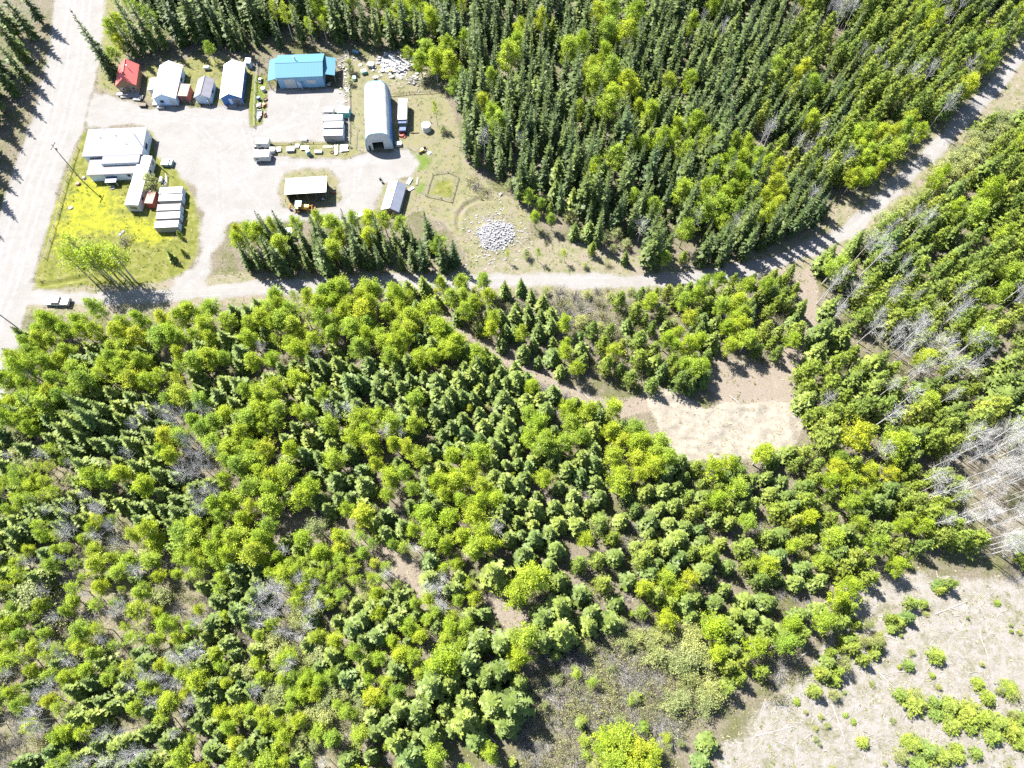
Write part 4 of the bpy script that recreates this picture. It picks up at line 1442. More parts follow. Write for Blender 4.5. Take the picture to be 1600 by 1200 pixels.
# ------------------------------------------------------------------ utility poles
def pole(label, px, py, h, rz, mt='wood', lamp=False):
    x, y = P(px, py)
    t = empty('utility_pole', x, y, 0, rz, label, 'pole')
    MB().tube((0, 0, -.3), (0, 0, h), .14, .10, 10).build('shaft', mt, t)
    if lamp:
        MB().tube((0, 0, h - .3), (1.4, 0, h + .1), .05, n=6).build('arm', 'steel', t)
        MB().rbox(1.6, 0, h + .1, .6, .25, .14).build('lamp_head', 'steel', t)
    else:
        MB().box(-1.2, 1.2, -.07, .07, h - .7, h - .52).build('crossarm', 'wood', t)
        for sx in (-1.1, -.5, .5, 1.1):
            MB().lathe([(.04, h - .52), (.07, h - .42), (.03, h - .32)], 8, 'Z', (sx, 0, 0)).build('insulator', 'steel', t)
        MB().tube((.32, 0, h - 2.2), (.32, 0, h - 1.3), .2, n=10).build('transformer', 'steel', t)


pole('wooden utility pole at the left edge of the dandelion lawn', 127, 281, 13.2, R(80))
pole('wooden utility pole by the roadside trees at the left edge', 42, 523, 13.2, R(80))
pole('pale yard lamp pole at the corner of house and mobile home', 237, 250, 10.0, R(-30), 'pale_wall', True)


# ------------------------------------------------------------------ rubble
def rubble(name, label, pg, n, mt, smin, smax, heap, spread=1.0):
    """slabs and crumbs strewn unevenly: many small, few large, lying nearly flat"""
    r_ = random.Random(n)
    m = MB()
    cx, cy = pg.mean(0)
    sx, sy = pg.std(0) * spread
    for c in range(n):
        x, y = r_.gauss(cx, sx), r_.gauss(cy, sy)
        if inside1([tuple(q) for q in pg], x, y) is False and r_.random() < .6:
            continue
        f = math.exp(-(((x - cx) / sx) ** 2 + ((y - cy) / sy) ** 2) * .6)
        z = gheight(x, y) + heap * f * r_.random()
        s_ = smin + (smax - smin) * r_.random() ** 3
        k = r_.randint(4, 6)
        a0 = r_.uniform(0, 6.28)
        th = s_ * r_.uniform(.08, .35)
        tx, ty = r_.gauss(0, .22), r_.gauss(0, .22)
        q = []
        for i in range(k):
            a = a0 + 6.283 * i / k
            rr = s_ * .5 * r_.uniform(.65, 1.2)
            dx, dy = math.cos(a) * rr, math.sin(a) * rr * .8
            q.append((x + dx, y + dy, z + dx * tx + dy * ty))
        m.add([(u, v, w_ - .05) for u, v, w_ in q] + [(u, v, w_ + th) for u, v, w_ in q],
              [tuple(range(k, 2 * k))] + [(i, (i + 1) % k, k + (i + 1) % k, k + i) for i in range(k)])
    o = m.build(name, mt)
    tag(o, label, 'rubble', None, 'stuff')


rubble('concrete_rubble', 'heap of broken white concrete in the ring east of the tree belt', RUBBLE, 2600, 'concrete', .10, .75, .45, 1.15)
rubble('white_debris', 'heap of white sheeting and scrap under the yellow aspens', DEBRIS, 700, 'box_white', .15, 1.8, .35, 1.1)
SC1 = poly([(524, 92), (540, 84), (552, 96), (544, 112), (530, 108)])
rubble('yard_scrap', 'scattered pale scrap right of the blue workshop', SC1, 120, 'concrete', .2, 1.0, .3)
SC2 = poly([(536, 112), (544, 112), (546, 168), (538, 168)])
rubble('fence_scrap', 'pale scrap strewn along the fence left of the arched hall', SC2, 110, 'box_white', .2, 1.0, .2)
SC3 = poly([(400, 158), (410, 158), (410, 192), (400, 192)])
rubble('junk_scrap', 'small scrap pieces strewn through the junk row', SC3, 90, 'plank', .2, .6, .2)
SC4 = poly([(632, 120), (656, 118), (662, 128), (650, 136), (636, 132)])
rubble('grey_scrap', 'grey scrap heap below the yellow aspens', SC4, 120, 'plank', .3, .9, .5)


# ------------------------------------------------------------------ slash and stumps on the cleared land
def slash():
    r_ = random.Random(77)
    m = MB()
    for k in range(620):
        px, py = r_.uniform(1130, 1600), r_.uniform(900, 1200)
        x, y = P(px, py)
        if not inside1([tuple(q) for q in CLEARING], x, y) or r_.random() > .25 + .9 * float(vnoise(x, y, 7)):
            continue
        a = r_.gauss(.5, .9)
        l = r_.uniform(.4, 2.2)
        w_ = r_.uniform(.03, .08)
        z = gheight(x, y)
        m.tube((x, y, z + .05), (x + math.cos(a) * l, y + math.sin(a) * l, z + r_.uniform(.03, .35)), w_, w_ * .5, 4, False)
    o = m.build('slash', 'old_log')
    tag(o, 'broken sticks and slash strewn over the dry clearing', 'slash', None, 'stuff')


slash()

LANDMARK = {'the point where pines meet the upper picture edge': P(1380, 0), 'the midpoint between far track and picture top': P(1450, 90), 'the bare rise between track and tall forest': P(1290, 330), 'the middle of the pine stand east of the track': P(1520, 330), 'the upper part of the right picture edge': P(1600, 330), 'the pines just below the earth mounds': P(1200, 760), 'the middle of the bushy stand below the mounds': P(1150, 860), 'the lower end of the bushy stand': P(1120, 1000), 'the grey leafless patch inside the pine stand': P(1400, 510), 'the grey leafless patch at the right edge': P(1530, 790), 'the short log in the pine stand gap': P(1414, 642), 'the log pair on the track verge': P(1077, 416), 'the pale trunk in the dark lower clump': P(758, 1144), 'the smallest pine of the dry clearing': P(1345, 1160), 'the aspen bushes where the track climbs': P(1390, 250), 'the open grass beside the far track': P(1580, 140), 'the brightest aspen clump of the tall forest': P(945, 120), 'the grey shrubs below the track': P(915, 485), 'the soil gap west of the lower woods': P(490, 840), 'the tall forest corner above the garden plot': P(735, 250), 'the left end of the tree belt': P(370, 400), 'the right end of the tree belt': P(722, 405), 'the white pickup by the track': PICK, 'the red roofed cabin': RED, 'the long white roofed house': WHITE, 'the lilac grey shed': GREY, 'the dark blue walled house': BLUEH,
            'the blue roofed workshop': SHOP, 'the arched fabric hall': HALL, 'the flat roofed main house': HOUSE, 'the white mobile home': MOBILE, 'the row of lawn containers': CONT,
            'the open machine shed': MSHED, 'the corrugated shed': CSHED, 'the yellow backhoe loader': LOADER, 'the concrete rubble heap': P(775, 368), 'the white debris heap': P(615, 104),
            'the garden plot': P(692, 292), 'the round water tank': P(667, 203), 'the middle of the earth mounds': P(1140, 668), 'the upper trail mouth at the track': P(645, 452),
            'the lower end of the forest trail': P(1000, 635), 'the sharp bend of the track': P(1240, 402), 'the far end of the track': P(1595, 85), 'the top corner of the dry clearing': P(1340, 915),
            'the bare soil gap amid the lower woods': P(635, 900), 'the tan gap in the lower left woods': P(150, 930), 'the small soil gap near the lower middle': P(795, 958), 'the grey brush at the bottom': P(950, 1090),
            'the road and track junction': P(46, 466), 'the tan clearing above the mounds': P(1180, 595), 'the track fork below the tall forest': P(1260, 440),
            'the lower right corner of the picture': P(1600, 1200), 'the lower left corner of the picture': P(0, 1200), 'the upper right corner of the picture': P(1600, 0), 'the middle of the upper picture edge': P(800, 0),
            'the centre of the picture': P(800, 600), 'the middle of the right picture edge': P(1600, 600), 'the middle of the left picture edge': P(0, 760), 'the middle of the lower picture edge': P(700, 1200)}

# ------------------------------------------------------------------ trees: prototypes
class Leaves:
    """collects leaf-sized faces as arrays; every face carries a tint"""

    def __init__(s):
        s.v, s.f, s.t, s.n = [], [], [], 0

    def tri(s, a, b, c, t):
        s.v += [a, b, c]
        s.f.append((s.n, s.n + 1, s.n + 2))
        s.t.append(t)
        s.n += 3

    def quad(s, a, b, c, d, t):
        s.v += [a, b, c, d]
        s.f.append((s.n, s.n + 1, s.n + 2, s.n + 3))
        s.t.append(t)
        s.n += 4

    def mesh(s, name, material):
        me = bpy.data.meshes.new(name)
        me.from_pydata([tuple(map(float, p)) for p in s.v], [], s.f)
        a = me.attributes.new('tint', 'FLOAT', 'FACE')
        a.data.foreach_set('value', np.array(s.t, np.float32))
        me.materials.append(M[material])
        return me


def rmesh(mb, name, material):
    me = bpy.data.meshes.new(name)
    me.from_pydata(mb.v, [], mb.f)
    me.materials.append(M[material])
    return me


def cross(a, b):
    return np.array((a[1] * b[2] - a[2] * b[1], a[2] * b[0] - a[0] * b[2], a[0] * b[1] - a[1] * b[0]))


def v3(x, y, z):
    return np.array((x, y, z), float)


def feather(lf, rng, p, d, ln, wid, droop, t, n=5):
    """one needle-clad branch: twig fans on both sides of a drooping axis"""
    side = v3(-d[1], d[0], 0)
    roll = rng.uniform(-.5, .5)
    side = side * math.cos(roll) + v3(0, 0, 1) * math.sin(roll)
    for k in range(n):
        s0 = .12 + .88 * k / n
        s1 = s0 + .30
        q0 = p + d * ln * s0 + v3(0, 0, -droop * ln * s0 * s0)
        q1 = p + d * ln * min(1.05, s1) + v3(0, 0, -droop * ln * s1 * s1)
        wd = wid * ln * (1.0 - .62 * s0) * rng.uniform(.75, 1.25)
        for sg in (-1, 1):
            tip = q0 + side * sg * wd + d * ln * .22 * rng.uniform(.6, 1.4) + v3(0, 0, -rng.uniform(.0, .22) * wd - .04)
            lf.tri(q0, q1, tip, min(1, max(0, t + rng.uniform(-.2, .2))))
    q = p + d * ln * .8 + v3(0, 0, -droop * ln * .64)
    tip = p + d * ln * 1.1 + v3(0, 0, -droop * ln * 1.2)
    lf.tri(q - side * .08 * ln, q + side * .08 * ln, tip, t)


def spruce_proto(seed, h=10.0, Rm=1.5, z0=.05, dens=1.0, shape=.85, leaves='spruce'):
    rng = random.Random(seed)
    lf = Leaves()
    z = z0 * h
    while z < h * .985:
        t = z / h
        r = Rm * (1 - t) ** shape * rng.uniform(.82, 1.15) + .10
        if t < .18:
            r *= .7 + 1.6 * t
        n = max(4, int((5 + 5.5 * (1 - t)) * dens))
        a0 = rng.uniform(0, 6.28)
        for i in range(n):
            a = a0 + 6.283 * i / n + rng.uniform(-.3, .3)
            el = -.30 + .95 * t + rng.uniform(-.14, .14)
            rr = r * rng.uniform(.72, 1.2)
            d = v3(math.cos(a) * math.cos(el), math.sin(a) * math.cos(el), math.sin(el))
            feather(lf, rng, v3(0, 0, z + rng.uniform(-.1, .1)), d, rr, .42, .22 * (1 - t), rng.random())
        z += h * (.030 + .012 * t) / max(.7, dens ** .5) * rng.uniform(.85, 1.15)
    for i in range(5):
        a = i * 1.2566
        lf.tri(v3(0, 0, h * 1.02), v3(math.cos(a) * .07, math.sin(a) * .07, h * .95), v3(math.cos(a + .8) * .1, math.sin(a + .8) * .1, h * .955), .6)
    tk = MB().tube((0, 0, -.4), (0, 0, h * .55), .17, .10, 6, False)
    tk.tube((0, 0, h * .55), (0, 0, h * .99), .10, .02, 5, False)
    return rmesh(tk, 'spruce_trunk', 'bark_spruce'), lf.mesh('spruce_crown', leaves)


def tuft(lf, rng, p, d, ln, t, n=10):
    for k in range(n):
        w_ = v3(*(rng.gauss(0, 1) for _ in range(3)))
        w_ /= math.sqrt(w_[0] ** 2 + w_[1] ** 2 + w_[2] ** 2) + 1e-6
        e = d * .7 + w_ * .85 + v3(0, 0, .25)
        e /= math.sqrt(e[0] ** 2 + e[1] ** 2 + e[2] ** 2) + 1e-6
        sd_ = cross(e, w_)
        sd_ /= math.sqrt(sd_[0] ** 2 + sd_[1] ** 2 + sd_[2] ** 2) + 1e-6
        b = p + e * ln * .12
        lf.tri(b - sd_ * ln * .16, b + sd_ * ln * .16, p + e * ln * rng.uniform(.75, 1.15), min(1, max(0, t + rng.uniform(-.18, .18))))


def pine_proto(seed, h=10.0, Rm=1.7):
    rng = random.Random(seed)
    lf = Leaves()
    tk = MB().tube((0, 0, -.4), (0, 0, h * .6), .15, .09, 6, False)
    tk.tube((0, 0, h * .6), (0, 0, h * .97), .09, .02, 5, False)
    z = .10 * h
    while z < h * .97:
        t = z / h
        prof = min(1.0, .62 + 1.9 * t) * (1 - t ** 1.35) ** .9
        r = Rm * prof * rng.uniform(.8, 1.15) + .15
        n = rng.randint(5, 7) if t < .8 else 4
        a0 = rng.uniform(0, 6.28)
        for i in range(n):
            a = a0 + 6.283 * i / n + rng.uniform(-.35, .35)
            rr = r * rng.uniform(.7, 1.2)
            el = .05 + .75 * t + rng.uniform(-.12, .12)
            d = v3(math.cos(a) * math.cos(el), math.sin(a) * math.cos(el), math.sin(el))
            p0 = v3(0, 0, z)
            tk.tube(tuple(p0), tuple(p0 + d * rr * .9), .03, .012, 3, False)
            t0 = rng.random()
            m_ = 3 if rr < 1.0 else 5
            for k in range(m_):
                s0 = .35 + .65 * k / (m_ - 1)
                q = p0 + d * rr * s0 + v3(rng.uniform(-.16, .16), rng.uniform(-.16, .16), rng.uniform(-.05, .12)) * rr
                tuft(lf, rng, q, d, .40 * rng.uniform(.8, 1.2), t0)
        z += h * .047 * rng.uniform(.8, 1.2)
    tuft(lf, rng, v3(0, 0, h * .97), v3(0, 0, 1), .5, .8)
    return rmesh(tk, 'pine_trunk', 'bark_spruce'), lf.mesh('pine_crown', 'pine')


def leaf(lf, rng, c, size, t):
    n_ = v3(rng.gauss(0, .75), rng.gauss(0, .75), abs(rng.gauss(.55, .6)))
    n_ /= math.sqrt(n_[0] ** 2 + n_[1] ** 2 + n_[2] ** 2) + 1e-6
    a = cross(n_, v3(rng.gauss(0, 1), rng.gauss(0, 1), rng.gauss(0, 1)))
    a /= math.sqrt(a[0] ** 2 + a[1] ** 2 + a[2] ** 2) + 1e-6
    b = cross(n_, a)
    s_ = size * rng.uniform(.7, 1.25)
    lf.quad(c - a * s_ * .5, c - b * s_ * .4 + a * s_ * .05, c + a * s_ * .55, c + b * s_ * .4 + a * s_ * .05, t)


def aspen_proto(seed, h=10.0, Rm=2.0, lo=.34, limbs=22, per=21, size=.27, bark='bark_aspen', leaves='aspen', stems=1, up=.16):
    """tapering trunk with rising limbs; leaf clumps hang along the outer half of every limb"""
    rng = random.Random(seed)
    lf = Leaves()
    tk = MB()
    bx, by = rng.uniform(-.4, .4), rng.uniform(-.4, .4)

    def axis(s_):
        return v3(bx * s_ * s_, by * s_ * s_, -.4 + (h * .97 + .4) * s_)
    for st in range(stems):
        if st:
            a = rng.uniform(0, 6.28)
            e = v3(math.cos(a) * Rm * .5, math.sin(a) * Rm * .5, h * rng.uniform(.6, .85))
            tk.tube((math.cos(a) * .2, math.sin(a) * .2, -.3), tuple(e), .10, .02, 5, False)
    rad = [.15, .12, .09, .05, .015]
    ss = (0, .3, .55, .8, 1)
    for i in range(4):
        tk.tube(tuple(axis(ss[i])), tuple(axis(ss[i + 1])), rad[i], rad[i + 1], 6, False)
    for k in range(limbs):
        f = (k + rng.uniform(0, 1)) / limbs
        s0 = lo + (.93 - lo) * f
        a = k * 2.399 + rng.uniform(-.5, .5)
        prof = (math.sin(math.pi * (.18 + .80 * f) ** .8)) ** .8
        rr = Rm * max(.12, prof) * rng.uniform(.65, 1.2)
        p0 = axis(s0)
        p1 = v3(p0[0] + math.cos(a) * rr, p0[1] + math.sin(a) * rr, p0[2] + h * up * rng.uniform(.5, 1.3) * (.6 + .4 * rr / Rm))
        p1[2] = min(p1[2], h * 1.03)
        pm = p0 * .45 + p1 * .55 + v3(0, 0, -.06 * rr)
        tk.tube(tuple(p0), tuple(pm), .045, .025, 3, False)
        tk.tube(tuple(pm), tuple(p1), .025, .008, 3, False)
        t1 = rng.random()
        for c_ in range(5):
            g = .35 + .68 * (c_ + rng.random()) / 5
            q = (p0 + (pm - p0) * (g / .55)) if g < .55 else (pm + (p1 - pm) * ((g - .55) / .45))
            q = q + v3(rng.gauss(0, .16), rng.gauss(0, .16), rng.gauss(0, .12)) * Rm * .5
            t0 = min(1, max(0, t1 + rng.uniform(-.3, .3)))
            cr = rng.uniform(.22, .5) * Rm * .6
            for j in range(int(per * rng.uniform(.5, 1.4))):
                gq = v3(rng.gauss(0, .6), rng.gauss(0, .6), rng.gauss(0, .55)) * cr
                leaf(lf, rng, q + gq, size, min(1, max(0, t0 + rng.uniform(-.15, .15))))
    return rmesh(tk, 'aspen_trunk', bark), lf.mesh('aspen_crown', leaves)


def twig_fan(lf, rng, p, d, ln, depth, w0):
    """bare branch as narrow blades, forking"""
    q = p + d * ln
    sd_ = cross(d, v3(rng.gauss(0, 1), rng.gauss(0, 1), rng.gauss(0, 1)))
    sd_ /= math.sqrt(sd_[0] ** 2 + sd_[1] ** 2 + sd_[2] ** 2) + 1e-6
    s2 = cross(d, sd_)
    for s_ in (sd_, s2):
        lf.quad(p - s_ * w0, p + s_ * w0, q + s_ * w0 * .5, q - s_ * w0 * .5, .5)
    if depth == 0:
        return
    for k in range(3 if depth > 1 else 2):
        e = d + v3(rng.gauss(0, .5), rng.gauss(0, .5), rng.gauss(.08, .35))
        e /= math.sqrt(e[0] ** 2 + e[1] ** 2 + e[2] ** 2) + 1e-6
        f = rng.uniform(.45, .95)
        twig_fan(lf, rng, p + d * ln * f, e, ln * rng.uniform(.5, .75), depth - 1, w0 * .6)


def bare_proto(seed, h=10.0, Rm=1.6, bark='bark_pale', tw='bark_pale', lo=.50, n=52, w0=.014):
    rng = random.Random(seed)
    lf = Leaves()
    tk = MB()
    bx, by = rng.uniform(-.5, .5), rng.uniform(-.5, .5)
    pts = [v3(bx * s_ * s_, by * s_ * s_, -.4 + (h + .4) * s_) for s_ in (0, .35, .7, 1)]
    for i, (a, b) in enumerate(((.13, .10), (.10, .06), (.06, .015))):
        tk.tube(tuple(pts[i]), tuple(pts[i + 1]), a, b, 5, False)
    for k in range(n):
        s_ = rng.uniform(lo, .95)
        p = v3(bx * s_ * s_, by * s_ * s_, h * s_)
        a = rng.uniform(0, 6.283)
        el = rng.uniform(.6, 1.25)
        d = v3(math.cos(a) * math.cos(el), math.sin(a) * math.cos(el), math.sin(el))
        twig_fan(lf, rng, p, d, Rm * rng.uniform(.5, 1.1) * (1.5 - .8 * s_), 2, w0)
    return rmesh(tk, 'bare_trunk', bark), lf.mesh('bare_crown', tw)


def shrub_proto(seed, h=3.0, Rm=1.9, tw='twig', leafy=0, leaves='willow'):
    rng = random.Random(seed)
    lf = Leaves()
    ll = Leaves()
    for k in range(38):
        a = rng.uniform(0, 6.283)
        el = rng.uniform(.35, 1.45)
        d = v3(math.cos(a) * math.cos(el), math.sin(a) * math.cos(el), math.sin(el))
        p = v3(rng.uniform(-.35, .35), rng.uniform(-.35, .35), -.1)
        twig_fan(lf, rng, p, d, rng.uniform(.45, .7) * (Rm * math.cos(el) + h * math.sin(el)) * .85, 2, .032)
        for j in range(leafy):
            f = rng.uniform(.45, 1.25)
            c = p + d * f * .8 * (Rm * math.cos(el) + h * math.sin(el)) + v3(rng.gauss(0, .3), rng.gauss(0, .3), rng.gauss(0, .3))
            leaf(ll, rng, c, .20, rng.random())
    if leafy:
        return lf.mesh('shrub_stems', tw), ll.mesh('shrub_leaves', leaves)
    return lf.mesh('shrub_stems', tw), None


PROTO = {
    'spruce_slim': [spruce_proto(11 + i, 10, 1.15 + .12 * (i % 3), .06 + .05 * (i % 2), .75 + .08 * (i % 3), .62 + .1 * (i % 3), 'spruce_old') for i in range(6)],
    'spruce_full': [spruce_proto(31 + i, 10, 1.95, .03, 1.05, .85) for i in range(4)],
    'pine': [pine_proto(51 + i, 10, 1.65 + .1 * i) for i in range(5)],
    'aspen': [aspen_proto(71 + i, 10, 1.75 + .1 * (i % 3), .30 + .06 * (i % 3), 26 + 2 * (i % 2), 40, .185) for i in range(8)],
    'aspen_thin': [aspen_proto(91 + i, 10, 1.7, .45, 22, 15, .19) for i in range(4)],
    'willow': [aspen_proto(101 + i, 10, 2.4, .08, 28, 20, .24, 'twig_brown', 'willow', 4, .3) for i in range(3)],
    'bare': [bare_proto(121 + i, 10, 1.7 + .2 * i) for i in range(4)],
    'shrub': [shrub_proto(141 + i, 3, 1.8, 'twig', 0) for i in range(2)] + [shrub_proto(151 + i, 3, 1.8, 'twig_brown', 9) for i in range(2)],
}
BASE_H = {'shrub': 3.0}
BASE_R = {'spruce_slim': 1.27, 'spruce_full': 1.95, 'pine': 1.8, 'aspen': 1.9, 'aspen_thin': 1.8, 'willow': 2.5, 'bare': 2.0, 'shrub': 1.8}

# ------------------------------------------------------------------ trees: where they stand
rng = random.Random(2024)
NOTREE = [poly(q) for q in ([(205, 82), (300, 76), (400, 84), (420, 78), (530, 72), (600, 76), (660, 84), (700, 140), (716, 200), (742, 268), (800, 312), (832, 348), (828, 380), (790, 405), (740, 425), (560, 330), (430, 335), (345, 350), (325, 440), (60, 455), (130, 200), (190, 140)],)]
NOTREE += [ROAD, MOUND, CLEAR2, GAP_A, GAP_B, CLEARING, OPEN_E]
NOTREE = [[tuple(map(float, q)) for q in pg] for pg in NOTREE]
NOLINE = [(TRACK, TRACK_W / 2 + 1.0), (TRACK[10:], 4.6), (TRAIL, 1.2), (TRAIL2, 1.3)]
CELL = 2.0
grid = {}
TREES = []


def blocked(x, y):
    for pg in NOTREE:
        if inside1(pg, x, y):
            return True
    for pl, dmin in NOLINE:
        if line_dist1(pl, x, y) < dmin:
            return True
    return False


def near(x, y, r):
    k = int(r // CELL) + 1
    i0, j0 = int(x // CELL), int(y // CELL)
    for i in range(i0 - k, i0 + k + 1):
        for j in range(j0 - k, j0 + k + 1):
            for (a, b, rr) in grid.get((i, j), ()):
                if (a - x) ** 2 + (b - y) ** 2 < (.5 * (r + rr)) ** 2:
                    return True
    return False


KEEP = [(74, 462, 116, 482)]      # things that no crown may cover


def covers(x, y, h, r):
    for f in (.35, .55, .75, .95):
        u, v = proj(x, y, h * f)
        q = r * 7.5 * (1.0 if f < .8 else .5)
        for (a, b, c, d_) in KEEP:
            if a - q < u < c + q and b - q < v < d_ + q:
                return True
    return False


def put(kind, x, y, h, r, stand, space):
    if covers(x, y, h, r):
        return
    grid.setdefault((int(x // CELL), int(y // CELL)), []).append((x, y, space))
    TREES.append(dict(kind=kind, x=x, y=y, h=h, r=r, stand=stand))


def tree_at(kind, px, py, h, r, stand):
    x, y = P(px, py)
    put(kind, x, y, h, r, stand, min(2.5, r * 1.2))


# (name, outline seen from the air at mid-crown height, kinds with weights, spacing, heights per kind)
HT = {'spruce_slim': (8, 22), 'spruce_full': (7, 13), 'pine': (7, 12), 'aspen': (9, 14), 'aspen_thin': (8, 13), 'willow': (3.5, 6.5), 'bare': (9, 14), 'shrub': (1.8, 4.0)}
RT = {'spruce_slim': (.08, .16), 'spruce_full': (.20, .275), 'pine': (.19, .265), 'aspen': (.175, .245), 'aspen_thin': (.14, .18), 'willow': (.42, .6), 'bare': (.13, .19), 'shrub': (.5, .75)}


def stand(name, pts, mix, space, hs=1.0, fill=1.0, clump=1.0, seed=0, hov=None, rs=1.0):
    pg = np.array(pts, float)
    a, b = pg.min(0), pg.max(0)
    area = abs(sum(pg[i][0] * pg[i - 1][1] - pg[i - 1][0] * pg[i][1] for i in range(len(pg)))) / 2
    mid = P((a[0] + b[0]) / 2, (a[1] + b[1]) / 2)
    D = FPX * _c - (600 - (a[1] + b[1]) / 2) * _s
    m2 = area * (ALT / D) * (ALT * FPX / D / D)
    tries = int(m2 / (space * space) * 9 * fill) + 6
    kinds = list(mix)
    PL = [tuple(map(float, q)) for q in pg]
    for _ in range(tries):
        px, py = rng.uniform(a[0], b[0]), rng.uniform(a[1], b[1])
        if not inside1(PL, px, py):
            continue
        # kinds grow in drifts: weight each by its own slow noise
        gx_, gy_ = P(px, py)
        ws = []
        for i, k in enumerate(kinds):
            n_ = float(vnoise(gx_ + 97 * i + seed, gy_ - 41 * i, 13.0))
            ws.append(mix[k] * math.exp((n_ - .5) * 5.0 * clump))
        k = rng.choices(kinds, ws)[0]
        lo, hi = (hov or {}).get(k, HT[k])
        h = rng.triangular(lo, hi) * hs
        r = h * rng.uniform(*RT[k]) * rs
        x, y = P(px, py, h * (.5 if k not in ('shrub', 'willow') else .3))
        sp = space * rng.uniform(.8, 1.2) * (.72 + .62 * float(vnoise(gx_ - 70, gy_ + 30, 8.0))) * {'shrub': .8, 'willow': 1.0, 'bare': .75}.get(k, 1.0)
        if near(x, y, sp) or blocked(x, y):
            continue
        put(k, x, y, h, r, name, sp)

# low seedlings of the dry clearing, a few dozen
for k in range(46):
    px_, py_ = rng.uniform(1210, 1600), rng.uniform(930, 1200)
    x_, y_ = P(px_, py_)
    if inside1(NOTREE[6], x_, y_):
        put(rng.choice(('willow', 'willow', 'pine')), x_, y_, rng.uniform(.6, 1.3), rng.uniform(.35, .8), 'clearing', 1.5)
# single trees that the survey shows one by one
for q in ((158, 428), (172, 436), (186, 446), (196, 430), (212, 440), (150, 444)):
    tree_at('aspen_thin', q[0], q[1], rng.uniform(13, 17), rng.uniform(2.6, 3.3), 'lawn')
tree_at('willow', 241, 298, 5.5, 2.4, 'lawn')
tree_at('spruce_full', 272, 408, 5.2, 1.0, 'lawn')
for q, h in (((289, 398), 2.6), ((284, 372), 3.0)):
    tree_at('pine', q[0], q[1], h, .7, 'lawn')
tree_at('shrub', 196, 380, 2.2, 1.9, 'lawn')
for q, h, r in (((660, 122), 9, 2.6), ((684, 128), 11, 3.0), ((706, 134), 12, 3.0), ((700, 112), 12, 2.8), ((672, 105), 10, 2.6), ((712, 160), 8, 1.8), ((640, 100), 6, 1.6)):
    tree_at('aspen', q[0], q[1], h, r, 'debris')
tree_at('aspen_thin', 684, 196, 9, 1.1, 'debris')
tree_at('willow', 692, 208, 2.4, 1.2, 'debris')
tree_at('willow', 548, 112, 4.2, 1.4, 'debris')
tree_at('willow', 549, 132, 2.6, 1.1, 'debris')
for q in ((676, 122), (690, 140), (665, 132), (745, 296), (760, 300), (738, 285)):
    tree_at('shrub', q[0], q[1], rng.uniform(1.6, 2.4), rng.uniform(1.3, 1.9), 'debris')
for q, h, r in (((190, 104), 7, 2.0), ((205, 92), 9, 2.1), ((196, 84), 12, 2.2)):
    tree_at('aspen', q[0], q[1], h, r, 'west')
for q, h in (((176, 118), 22), ((170, 100), 12), ((216, 92), 15), ((228, 84), 18), ((242, 76), 20), ((262, 78), 17)):
    tree_at('spruce_slim', q[0], q[1], h, h * .10, 'west')
tree_at('shrub', 214, 100, 2.2, 2.0, 'west')
tree_at('aspen', 336, 96, 7, 1.6, 'west')
for q, h in (((-6, 300), 19), ((-22, 262), 22), ((6, 244), 16), ((-18, 230), 23), ((14, 176), 21), ((34, 150), 20), ((20, 120), 22), ((50, 96), 21), ((62, 60), 20), ((40, 60), 22), ((76, 40), 18), ((-30, 330), 18), ((-60, 290), 21),
             ((10, 200), 18), ((-10, 190), 20), ((2, 150), 22), ((52, 128), 17)):
    tree_at('spruce_slim', q[0] - 8, q[1], h, h * .105, 'road')
for q in ((4, 190), (-4, 250)):
    tree_at('aspen', q[0], q[1], 8, 1.8, 'road')
for q, h, r in (((178, 428), 13, 2.6), ((204, 444), 12, 2.4), ((146, 432), 11, 2.2)):
    tree_at('aspen_thin', q[0], q[1], h, r, 'lawn')
# roadside corner
for q, h, r in (((112, 530), 12, 2.2), ((104, 524), 11, 2.0), ((158, 512), 11, 1.9), ((176, 506), 12, 2.0), ((82, 605), 15, 2.5), ((72, 590), 14, 2.3)):
    tree_at('aspen', q[0], q[1], h, r, 'corner')
for q, h in (((70, 525), 4), ((80, 650), 13), ((58, 660), 12), ((20, 690), 11), ((150, 650), 14), ((165, 668), 15), ((140, 676), 13), ((180, 655), 12)):
    tree_at('spruce_full' if h > 5 else 'spruce_slim', q[0], q[1], h, h * .17, 'corner')
tree_at('willow', 506, 836, 8.5, 2.5, 'south_west')
# ragged edge of the dry clearing and bushes among the grey brush
for k in range(26):
    f = rng.random()
    px_ = 1262 + (1450 - 1262) * f + rng.gauss(14, 16)
    py_ = 1064 - (1064 - 905) * f ** .8 + rng.gauss(14, 14)
    tree_at(rng.choice(('pine', 'spruce_full', 'pine', 'willow')), px_, py_, rng.uniform(2.2, 5.5), rng.uniform(.9, 1.6), 'clearing')
for cx_, cy_, n_ in ((1500, 1120, 9), (1440, 1176, 7), (1575, 1140, 6), (1425, 1104, 4), (1560, 1086, 4)):
    for k in range(n_):
        tree_at(rng.choice(('pine', 'pine', 'willow')), cx_ + rng.gauss(0, 24), cy_ + rng.gauss(0, 14), rng.uniform(1.2, 3.6), rng.uniform(.8, 1.9), 'clearing')
for k in range(24):
    tree_at(rng.choice(('spruce_full', 'willow', 'willow', 'pine', 'aspen_thin')), rng.uniform(830, 1080), rng.uniform(1010, 1195), rng.uniform(2.2, 5.2), rng.uniform(.9, 1.7), 'brush')
